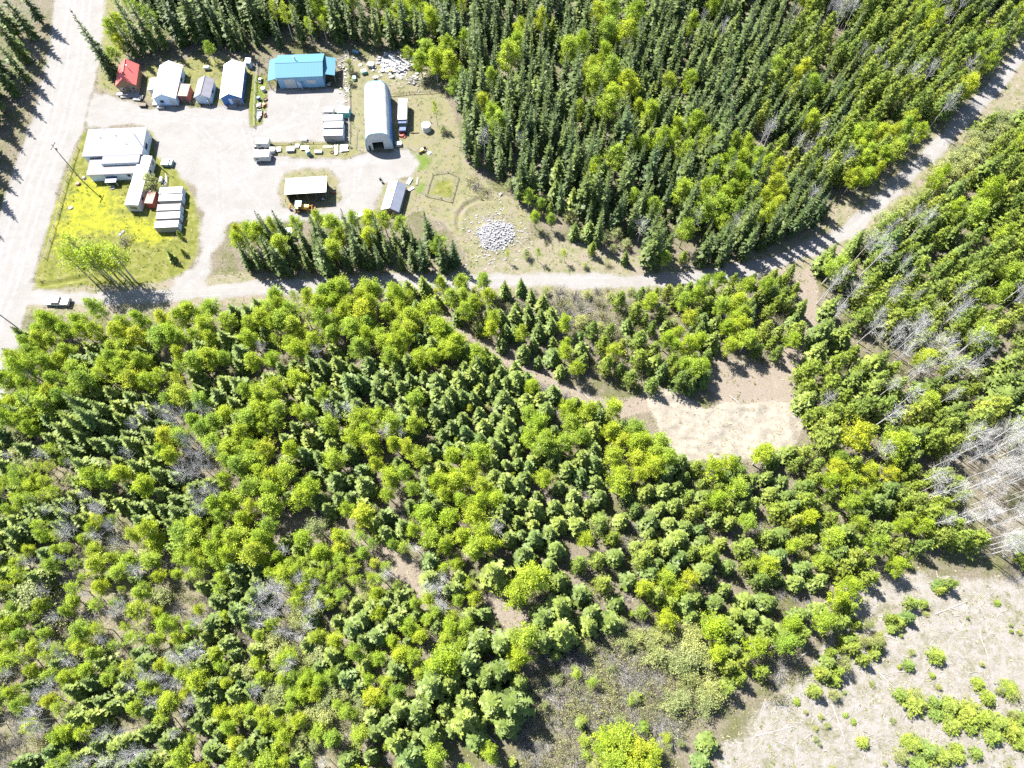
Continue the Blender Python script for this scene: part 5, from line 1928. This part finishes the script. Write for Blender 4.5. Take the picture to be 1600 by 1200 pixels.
# small pines of the dry clearing
for q, h, r in (((1457, 1026), 3.0, 1.5), ((1416, 1040), 2.2, 1.0), ((1422, 1100), 3.2, 1.7), ((1402, 1086), 2.4, 1.0), ((1476, 1104), 3.2, 1.6), ((1500, 1112), 3.4, 1.7), ((1524, 1120), 3.2, 1.6),
                ((1548, 1128), 3.4, 1.7), ((1570, 1140), 3.0, 1.5), ((1545, 1150), 2.8, 1.4), ((1512, 1136), 2.2, 1.1), ((1590, 1122), 2.6, 1.3), ((1420, 1160), 3.0, 1.5), ((1442, 1172), 3.2, 1.6), ((1464, 1180), 3.0, 1.5),
                ((1430, 1196), 3.0, 1.5), ((1345, 1160), 2.0, .9), ((1392, 974), 2.2, 1.1), ((1362, 1022), 2.4, 1.0), ((1570, 1076), 2.2, 1.5), ((1524, 1068), 2.0, 1.1), ((1590, 1160), 2.6, 1.4), ((1520, 1176), 2.2, 1.0)):
    tree_at('pine', q[0], q[1], h * 1.2, r * 1.3, 'clearing')
for q, h, r in (((1288, 1035), 5.5, 1.5), ((1300, 1050), 5.0, 1.4), ((1276, 1052), 4.6, 1.4), ((1266, 1080), 5.0, 1.5), ((1320, 1000), 4.2, 1.2), ((1100, 1160), 6.0, 1.9), ((1092, 1190), 5.5, 1.8), ((1332, 976), 3.4, 1.1), ((1310, 1012), 3.6, 1.2)):
    tree_at('spruce_full' if h > 5.2 else 'pine', q[0], q[1], h, r, 'clearing')
for q, h, r in (((940, 1156), 9, 2.6), ((962, 1150), 10, 2.8), ((980, 1166), 9.5, 2.7), ((950, 1186), 10, 2.8), ((975, 1194), 9, 2.6), ((1000, 1186), 8, 2.4), ((1012, 1170), 7, 2.0)):
    tree_at('aspen', q[0], q[1], h, r, 'south')
for q, h in (((905, 1130), 6.5), ((710, 1140), 8), ((800, 1190), 5), ((655, 1150), 7), ((762, 1120), 7)):
    tree_at('spruce_full', q[0], q[1], h, h * .2, 'south')

# wooded stands, the particular ones first
stand('bare_east', [(1335, 440), (1400, 448), (1470, 490), (1460, 552), (1400, 556), (1345, 520)], {'bare': .62, 'pine': .26, 'willow': .12}, 2.6, 1.0, 1.2)
stand('bare_east', [(1460, 560), (1530, 560), (1520, 620), (1470, 630)], {'bare': .5, 'pine': .5}, 2.8, 1.0, 1.0)
stand('bare_south', [(1440, 740), (1510, 680), (1660, 650), (1680, 880), (1540, 860), (1455, 840)], {'bare': .52, 'willow': .24, 'pine': .24, 'shrub': .06}, 2.5, 1.0, 1.2)
stand('track_shrubs', [(1330, 215), (1400, 190), (1450, 195), (1456, 228), (1380, 296), (1330, 296)], {'aspen': .62, 'willow': .38}, 3.0, .85, 1.4)
stand('track_shrubs', [(1340, 352), (1420, 272), (1490, 228), (1560, 190), (1570, 225), (1470, 290), (1390, 350), (1350, 385)], {'willow': .75, 'aspen': .25}, 2.6, 1.1, 1.5)
stand('north', [(930, 20), (990, 20), (990, 70), (925, 75)], {'aspen': 1}, 4.2, 1.3, 1)
stand('north', [(880, 75), (970, 80), (985, 160), (930, 190), (900, 130)], {'aspen': .85, 'spruce_slim': .15}, 4.4, 1.2, 1)
stand('north', [(785, 70), (820, 70), (825, 110), (790, 115)], {'aspen': 1}, 4.4, 1.2, 1)
stand('north', [(980, 235), (1090, 215), (1220, 240), (1225, 330), (1130, 375), (1020, 360), (960, 310)], {'aspen': .62, 'spruce_slim': .34, 'pine': .04}, 3.1, .9, 1.4)
stand('north_edge', [(770, 275), (840, 305), (900, 345), (1000, 375), (1090, 395), (1060, 415), (960, 400), (900, 380), (830, 345)], {'aspen': .6, 'spruce_full': .15, 'willow': .15, 'pine': .1}, 3.5, .62)
stand('track_edge', [(830, 370), (880, 380), (1000, 410), (1080, 420), (1060, 436), (900, 425), (800, 430), (790, 400)], {'aspen_thin': .4, 'willow': .3, 'shrub': .3}, 4.2, .5, .7)
stand('brush', [(870, 455), (950, 455), (965, 505), (910, 520), (880, 490)], {'shrub': .9, 'willow': .1}, 3.0)
stand('brush', [(880, 1010), (960, 985), (1060, 990), (1085, 1060), (1060, 1140), (1040, 1200), (900, 1210), (810, 1210), (830, 1090)], {'shrub': .97, 'willow': .03}, 2.0, 1.0, 2.2)
stand('brush', [(1030, 960), (1090, 1000), (1120, 1090), (1060, 1120)], {'shrub': .95, 'willow': .05}, 2.2)
stand('brush', [(1190, 1030), (1250, 1010), (1262, 1060), (1210, 1090)], {'shrub': 1}, 3.2)
stand('brush', [(60, 930), (130, 900), (160, 960), (100, 1000)], {'shrub': .8, 'willow': .2}, 4.0, 1.3)
stand('top_left', [(175, -70), (722, -70), (722, 40), (640, 55), (520, 50), (400, 55), (340, 60), (300, 40), (250, 35), (215, 50), (190, 50)], {'spruce_slim': .80, 'aspen': .16, 'aspen_thin': .04}, 3.3, 1.0, 1.2)
stand('top_left', [(350, 30), (520, 25), (520, 62), (350, 72)], {'aspen': .5, 'spruce_slim': .5}, 3.2, .8)
stand('north', [(720, -70), (1260, -70), (1230, 60), (1180, 150), (1200, 250), (1300, 300), (1290, 345), (1180, 380), (1100, 395), (1040, 385), (960, 365), (900, 345), (840, 310), (780, 262), (738, 235), (722, 180)], {'spruce_slim': .90, 'aspen': .045, 'bare': .012, 'spruce_full': .05}, 2.9, .95, 1.3, 1.1)
stand('pines_north', [(1240, -70), (1690, -70), (1610, 40), (1560, 110), (1480, 190), (1420, 228), (1350, 265), (1300, 280), (1200, 240), (1185, 150), (1230, 40)], {'pine': .60, 'spruce_slim': .27, 'aspen': .09, 'bare': .04}, 2.75, 1.0, 1.2, 1.0, 5, {'spruce_slim': (9, 15), 'pine': (8, 13)})
stand('pines_east', [(1300, 385), (1420, 285), (1500, 215), (1560, 180), (1690, 160), (1690, 700), (1500, 690), (1400, 720), (1300, 700), (1250, 650), (1240, 560), (1275, 480), (1262, 440)], {'pine': .5, 'spruce_full': .36, 'aspen': .09, 'bare': .05}, 3.3, 1.1, 1.2, 1.0, 9)
stand('belt', [(362, 365), (450, 350), (560, 342), (640, 338), (640, 350), (560, 356), (450, 366), (372, 384)], {'aspen': 1}, 3.4, .85)
stand('belt', [(365, 362), (450, 352), (560, 346), (640, 340), (700, 352), (722, 385), (705, 412), (560, 405), (420, 405), (372, 398)], {'spruce_slim': .84, 'aspen': .16}, 2.6, .9, 1.8, .6, 0, {'spruce_slim': (10, 19)})
stand('between', [(655, 442), (760, 440), (860, 450), (905, 500), (918, 570), (885, 592), (800, 550), (720, 505)], {'aspen': .5, 'spruce_full': .5}, 2.7, .75, 1.6)
stand('between', [(930, 468), (1080, 450), (1095, 500), (1110, 600), (1010, 605), (940, 570), (925, 520)], {'pine': .5, 'aspen': .28, 'spruce_full': .22}, 2.8, .78, 1.5)
stand('between', [(1085, 450), (1170, 430), (1250, 425), (1255, 560), (1205, 600), (1130, 570), (1090, 500)], {'pine': .8, 'spruce_full': .12, 'aspen': .08}, 2.7, .78, 1.5)
stand('young_west', [(40, 505), (130, 500), (250, 492), (400, 478), (450, 462), (560, 452), (635, 452), (655, 480), (560, 520), (400, 540), (330, 590), (60, 640), (15, 560)], {'aspen': .74, 'spruce_full': .22, 'aspen_thin': .06}, 2.7, .85, 1.6, .9, 0, None, 1.1)
stand('young_mid', [(15, 560), (330, 560), (640, 440), (690, 520), (800, 570), (880, 620), (960, 640), (1030, 690), (1050, 730), (950, 770), (870, 860), (800, 840), (730, 860), (640, 850), (560, 815), (440, 790), (425, 860), (300, 880), (200, 800), (90, 700), (0, 650)], {'aspen': .50, 'spruce_full': .50, 'bare': .004}, 2.6, .82, 1.8, 1.8, 3, None, 1.1)
stand('south_east', [(1030, 720), (1110, 722), (1250, 700), (1300, 690), (1430, 720), (1445, 860), (1360, 915), (1300, 985), (1190, 1050), (1130, 1085), (1080, 1060), (1000, 1000), (900, 940), (850, 880), (950, 770)], {'pine': .44, 'spruce_full': .42, 'aspen': .14}, 2.9, .85, 1.8, 1.0, 17)
stand('south_west', [(-80, 660), (90, 700), (250, 800), (300, 862), (430, 842), (600, 836), (720, 880), (760, 960), (720, 1010), (600, 1100), (560, 1270), (-80, 1270)], {'aspen': .40, 'spruce_full': .36, 'bare': .07, 'shrub': .08, 'willow': .06, 'aspen_thin': .14}, 2.25, .72, 2.0, 1.0, 23, {'aspen': (6, 12)}, 1.18)
stand('south_mid', [(640, 1040), (850, 955), (862, 1060), (850, 1110), (770, 1150), (650, 1200), (600, 1130)], {'spruce_full': .93, 'aspen': .07}, 3.2, 1.2, 1.8)
stand('south_mid', [(690, 900), (740, 850), (870, 880), (960, 960), (1000, 1010), (900, 1010), (830, 1040), (760, 1100), (700, 1150), (640, 1270), (560, 1270), (600, 1110), (700, 1010), (760, 960)], {'spruce_full': .84, 'aspen': .1, 'pine': .06}, 3.3, 1.15, 1.6, 1.0, 29)
stand('south_mid', [(560, 1090), (900, 1100), (900, 1270), (560, 1270)], {'shrub': .5, 'aspen': .22, 'spruce_full': .25}, 3.8, .8, .7)
stand('left_edge', [(-120, 560), (0, 640), (20, 700), (-60, 800), (-160, 700)], {'spruce_full': .5, 'aspen': .5}, 3.6)

# understorey
for nm, pg_ in (('south_west', [(-60, 690), (90, 720), (250, 820), (420, 880), (600, 870), (760, 960), (600, 1100), (560, 1260), (-60, 1260)]),
                ('young_mid', [(15, 600), (330, 570), (640, 470), (800, 580), (1030, 690), (950, 770), (870, 860), (640, 850), (440, 800), (300, 870), (90, 700)]),
                ('south_east', [(1030, 730), (1250, 705), (1430, 730), (1440, 860), (1190, 1040), (1080, 1050), (900, 940)]),
                ('south_mid', [(700, 930), (760, 870), (960, 960), (830, 1050), (700, 1150), (600, 1240), (600, 1110)]),
                ('between', [(660, 450), (1240, 430), (1250, 560), (1130, 600), (920, 580), (720, 505)])):
    stand(nm, pg_, {'shrub': .6, 'willow': .28, 'aspen_thin': .14}, 2.0, .62, 1.5, 1.0, 61, {'aspen_thin': (5, 9), 'willow': (2.5, 5)})

# ------------------------------------------------------------------ trees: which are built one by one
FAM = {'spruce_slim': 'spruce', 'spruce_full': 'spruce', 'pine': 'pine', 'aspen': 'aspen', 'aspen_thin': 'aspen', 'willow': 'willow', 'bare': 'bare', 'shrub': 'shrub'}
NAME = {'spruce': 'spruce_tree', 'pine': 'pine_tree', 'aspen': 'aspen_tree', 'willow': 'willow_bush', 'bare': 'bare_tree', 'shrub': 'twiggy_shrub'}
WORD = {'spruce': 'dark green spruce', 'pine': 'olive green pine', 'aspen': 'yellow green aspen', 'willow': 'pale willow bush', 'bare': 'leafless grey tree', 'shrub': 'twiggy grey shrub'}
CATG = {'spruce': 'spruce', 'pine': 'pine', 'aspen': 'aspen', 'willow': 'bush', 'bare': 'bare tree', 'shrub': 'shrub'}
PLACE = {'lawn': 'on the dandelion lawn', 'debris': 'beside the white debris heap', 'west': 'behind the red roofed cabin', 'road': 'across the gravel road',
         'corner': 'at the road corner by the white pickup', 'clearing': 'on or beside the pale dry clearing', 'south': 'at the lower edge of the picture',
         'bare_east': 'in the grey leafless patch east of the dirt track', 'bare_south': 'in the big grey leafless patch above the dry clearing',
         'track_shrubs': 'where the dirt track bends uphill', 'north': 'in the tall dark forest north of the track', 'north_edge': 'on the edge of the tall forest',
         'track_edge': 'on the verge of the dirt track', 'brush': 'in the grey brush among the gaps', 'top_left': 'in the forest behind the blue roofed shop',
         'pines_north': 'in the dense pines beside the far track', 'pines_east': 'in the pine stand east of the earth mounds', 'belt': 'in the tree belt between yard and track',
         'between': 'between the dirt track and the forest trail', 'young_west': 'in the bright young stand along the track', 'young_mid': 'in the mixed young stand amid the picture',
         'south_east': 'in the bushy stand below the earth mounds', 'south_west': 'in the loose stand at the lower left', 'south_mid': 'in the dark clump beside the grey brush', 'left_edge': 'beside the gravel road at the left edge'}
for t in TREES:
    t['fam'] = FAM[t['kind']]
    t['pp'] = proj(t['x'], t['y'], t['h'] * .6)
    d2 = t['x'] ** 2 + t['y'] ** 2 + (ALT - t['h'] * .6) ** 2
    t['seen'] = -12 < t['pp'][0] < 1612 and -12 < t['pp'][1] < 1212
    t['score'] = (t['h'] * t['r'] / d2) if t['seen'] else -1
    t['solo'] = False
ORD = ['closest', 'second closest', 'third closest', 'fourth closest', 'fifth closest', 'sixth closest', 'seventh closest', 'eighth closest', 'ninth closest', 'tenth closest', 'eleventh closest', 'twelfth closest']
LIMIT = 290
count = {}
for lm, (lx, ly) in LANDMARK.items():
    for fam in ('spruce', 'pine', 'aspen', 'bare', 'willow', 'shrub'):
        c_ = sorted((math.hypot(t['x'] - lx, t['y'] - ly), i) for i, t in enumerate(TREES) if t['fam'] == fam and t['seen'])
        for k, (dist, i) in enumerate(c_[:12]):
            if dist > 42:
                break
            t = TREES[i]
            if t.get('ldist', 1e9) > dist + 2.5 * k:
                t['ldist'] = dist + 2.5 * k
                t['label'] = '%s %s to %s' % (WORD[fam], ORD[k], lm)
for fam in NAME:
    named = sorted((t for t in TREES if t['fam'] == fam and 'label' in t), key=lambda t: t['ldist'])
    for t in named[:LIMIT]:
        t['solo'] = True
for fam in NAME:
    own = [t for t in TREES if t['fam'] == fam and t['seen']]
    n0 = sum(t['solo'] for t in own)
    rest = sorted((t for t in own if not t['solo']), key=lambda t: -t['score'])
    for t in rest[:max(0, LIMIT - n0)]:
        t['solo'] = True
print('TREES', len(TREES), {f: (sum(t['fam'] == f for t in TREES), sum(t['fam'] == f and t['solo'] for t in TREES)) for f in NAME})


def xform(t):
    k = t['kind']
    bh = BASE_H.get(k, 10.0)
    sxy = t['r'] / BASE_R[k]
    return (sxy * rng.uniform(.92, 1.08), sxy * rng.uniform(.92, 1.08), t['h'] / bh)


def solo_tree(t):
    fam = t['fam']
    o = bpy.data.objects.new(NAME[fam], None)
    COL.objects.link(o)
    o.location = (t['x'], t['y'], gheight(t['x'], t['y']))
    o.rotation_euler = (rng.gauss(0, .025), rng.gauss(0, .025), rng.uniform(0, 6.283))
    o.scale = xform(t)
    lb = t.get('label')
    if not lb:
        size = ''
        lb = '%s %s' % (WORD[fam], PLACE[t['stand']])
    tag(o, lb, CATG[fam], '%s %s' % (WORD[fam] + 's' if fam not in ('willow', 'shrub') else CATG[fam] + ('es' if fam == 'willow' else 's'), PLACE[t['stand']]))
    a, b = rng.choice(PROTO[t['kind']])
    names = ('trunk', 'crown') if fam not in ('shrub',) else ('stems', 'leaves')
    for nm, me in zip(names, (a, b)):
        if me is None:
            continue
        c = bpy.data.objects.new(nm, me)
        COL.objects.link(c)
        c.parent = o
    return o


mass = {}
for t in TREES:
    if t['solo']:
        solo_tree(t)
    else:
        mass.setdefault(t['fam'], []).append(t)


# the rest of each kind: one mass per kind, scattered by geometry nodes over its planting points
def joined(pair, name):
    a, b = pair
    me = bpy.data.meshes.new(name)
    va = np.empty(len(a.vertices) * 3, np.float32)
    a.vertices.foreach_get('co', va)
    V = [tuple(p) for p in va.reshape(-1, 3)]
    F = [tuple(p.vertices) for p in a.polygons]
    mi = [0] * len(F)
    ti = [.5] * len(F)
    me.materials.append(a.materials[0])
    if b is not None:
        vb = np.empty(len(b.vertices) * 3, np.float32)
        b.vertices.foreach_get('co', vb)
        k = len(V)
        V += [tuple(p) for p in vb.reshape(-1, 3)]
        fb = [tuple(i + k for i in p.vertices) for p in b.polygons]
        tb = np.empty(len(fb), np.float32)
        b.attributes['tint'].data.foreach_get('value', tb)
        F += fb
        mi += [1] * len(fb)
        ti += list(tb)
        me.materials.append(b.materials[0])
    me.from_pydata(V, [], F)
    me.polygons.foreach_set('material_index', mi)
    at = me.attributes.new('tint', 'FLOAT', 'FACE')
    at.data.foreach_set('value', np.array(ti, np.float32))
    return me


VARIANT = {}
for kind, prs in PROTO.items():
    for i, pr in enumerate(prs):
        VARIANT.setdefault(FAM[kind], []).append((kind, pr))
for fam, lst in mass.items():
    vs = VARIANT[fam]
    pc = bpy.data.collections.new(fam + '_kinds')
    for i, (kind, pr) in enumerate(vs):
        ob = bpy.data.objects.new('%s_kind_%02d' % (fam, i), joined(pr, fam + '_whole'))
        pc.objects.link(ob)
    me = bpy.data.meshes.new(fam + '_forest')
    me.vertices.add(len(lst))
    me.vertices.foreach_set('co', np.array([(t['x'], t['y'], gheight(t['x'], t['y'])) for t in lst], np.float32).ravel())
    ar = me.attributes.new('spin', 'FLOAT_VECTOR', 'POINT')
    ar.data.foreach_set('vector', np.array([(rng.gauss(0, .025), rng.gauss(0, .025), rng.uniform(0, 6.28)) for t in lst], np.float32).ravel())
    as_ = me.attributes.new('size', 'FLOAT_VECTOR', 'POINT')
    as_.data.foreach_set('vector', np.array([xform(t) for t in lst], np.float32).ravel())
    ai = me.attributes.new('pick', 'INT', 'POINT')
    ai.data.foreach_set('value', np.array([rng.choice([i for i, (k, p) in enumerate(vs) if k == t['kind']]) for t in lst], np.int32))
    ob = bpy.data.objects.new(fam + '_forest', me)
    COL.objects.link(ob)
    tag(ob, 'mass of %s trees filling the woods between the nearer ones' % {'bare': 'leafless grey', 'shrub': 'low twiggy'}.get(fam, fam), 'forest', None, 'stuff')
    ng = bpy.data.node_groups.new(fam + '_scatter', 'GeometryNodeTree')
    ng.interface.new_socket('Geometry', in_out='INPUT', socket_type='NodeSocketGeometry')
    ng.interface.new_socket('Geometry', in_out='OUTPUT', socket_type='NodeSocketGeometry')
    gi = ng.nodes.new('NodeGroupInput')
    go = ng.nodes.new('NodeGroupOutput')
    ip = ng.nodes.new('GeometryNodeInstanceOnPoints')
    ci = ng.nodes.new('GeometryNodeCollectionInfo')
    ci.inputs['Collection'].default_value = pc
    ci.inputs['Separate Children'].default_value = True
    ci.inputs['Reset Children'].default_value = True
    ip.inputs['Pick Instance'].default_value = True
    for an, typ, sk in (('pick', 'INT', 'Instance Index'), ('spin', 'FLOAT_VECTOR', 'Rotation'), ('size', 'FLOAT_VECTOR', 'Scale')):
        na = ng.nodes.new('GeometryNodeInputNamedAttribute')
        na.data_type = typ
        na.inputs['Name'].default_value = an
        ng.links.new(na.outputs['Attribute'], ip.inputs[sk])
    ng.links.new(gi.outputs[0], ip.inputs['Points'])
    ng.links.new(ci.outputs[0], ip.inputs['Instance'])
    ng.links.new(ip.outputs[0], go.inputs[0])
    md = ob.modifiers.new('scatter', 'NODES')
    md.node_group = ng

# ------------------------------------------------------------------ ground vegetation nobody could count
def tufts(name, label, n, material, wfun, hgt, wid):
    rs = np.random.RandomState(5 + n)
    X = rs.uniform(-150, 150, n * 3)
    Y = rs.uniform(-18, 200, n * 3)
    keep = rs.rand(n * 3) < wfun(X, Y)
    X, Y = X[keep][:n], Y[keep][:n]
    lf = Leaves()
    for x, y in zip(X, Y):
        z = gheight(x, y)
        t0 = rs.rand()
        for k in range(5):
            a = rs.uniform(0, 6.28)
            l = hgt * rs.uniform(.6, 1.4)
            dx, dy = math.cos(a), math.sin(a)
            o_ = rs.uniform(.3, 1.1)
            bx, by = x + rs.uniform(-.25, .25), y + rs.uniform(-.25, .25)
            lf.tri(v3(bx - dy * wid, by + dx * wid, z - .03), v3(bx + dy * wid, by - dx * wid, z - .03), v3(bx + dx * l * o_, by + dy * l * o_, z + l), t0)
    ob = bpy.data.objects.new(name, lf.mesh(name, material))
    COL.objects.link(ob)
    tag(ob, label, 'grass', None, 'stuff')


def w_dry(X, Y):
    i = np.clip(((X - XS[0]) / .55).round().astype(int), 0, nx - 1)
    j = np.clip(((Y - YS[0]) / .55).round().astype(int), 0, ny - 1)
    k = i * ny + j
    return np.clip(1 - gravel[k] * 1.6, 0, 1) * (.25 + .75 * (fbm(X, Y, 9) > .48)) * (1 - .9 * flow[k])


def w_green(X, Y):
    i = np.clip(((X - XS[0]) / .55).round().astype(int), 0, nx - 1)
    j = np.clip(((Y - YS[0]) / .55).round().astype(int), 0, ny - 1)
    k = i * ny + j
    return np.clip(1 - gravel[k] * 1.8, 0, 1) * np.where(fbm(X + 50, Y, 7) > .54, .8, .08) * (1 - .8 * mnd[k])


tufts('dry_grass', 'dead tan grass tussocks all over the forest floor', 15000, 'blade_dry', w_dry, .30, .07)
tufts('weeds', 'low green weeds and seedlings on the forest floor', 9000, 'blade_green', w_green, .32, .09)
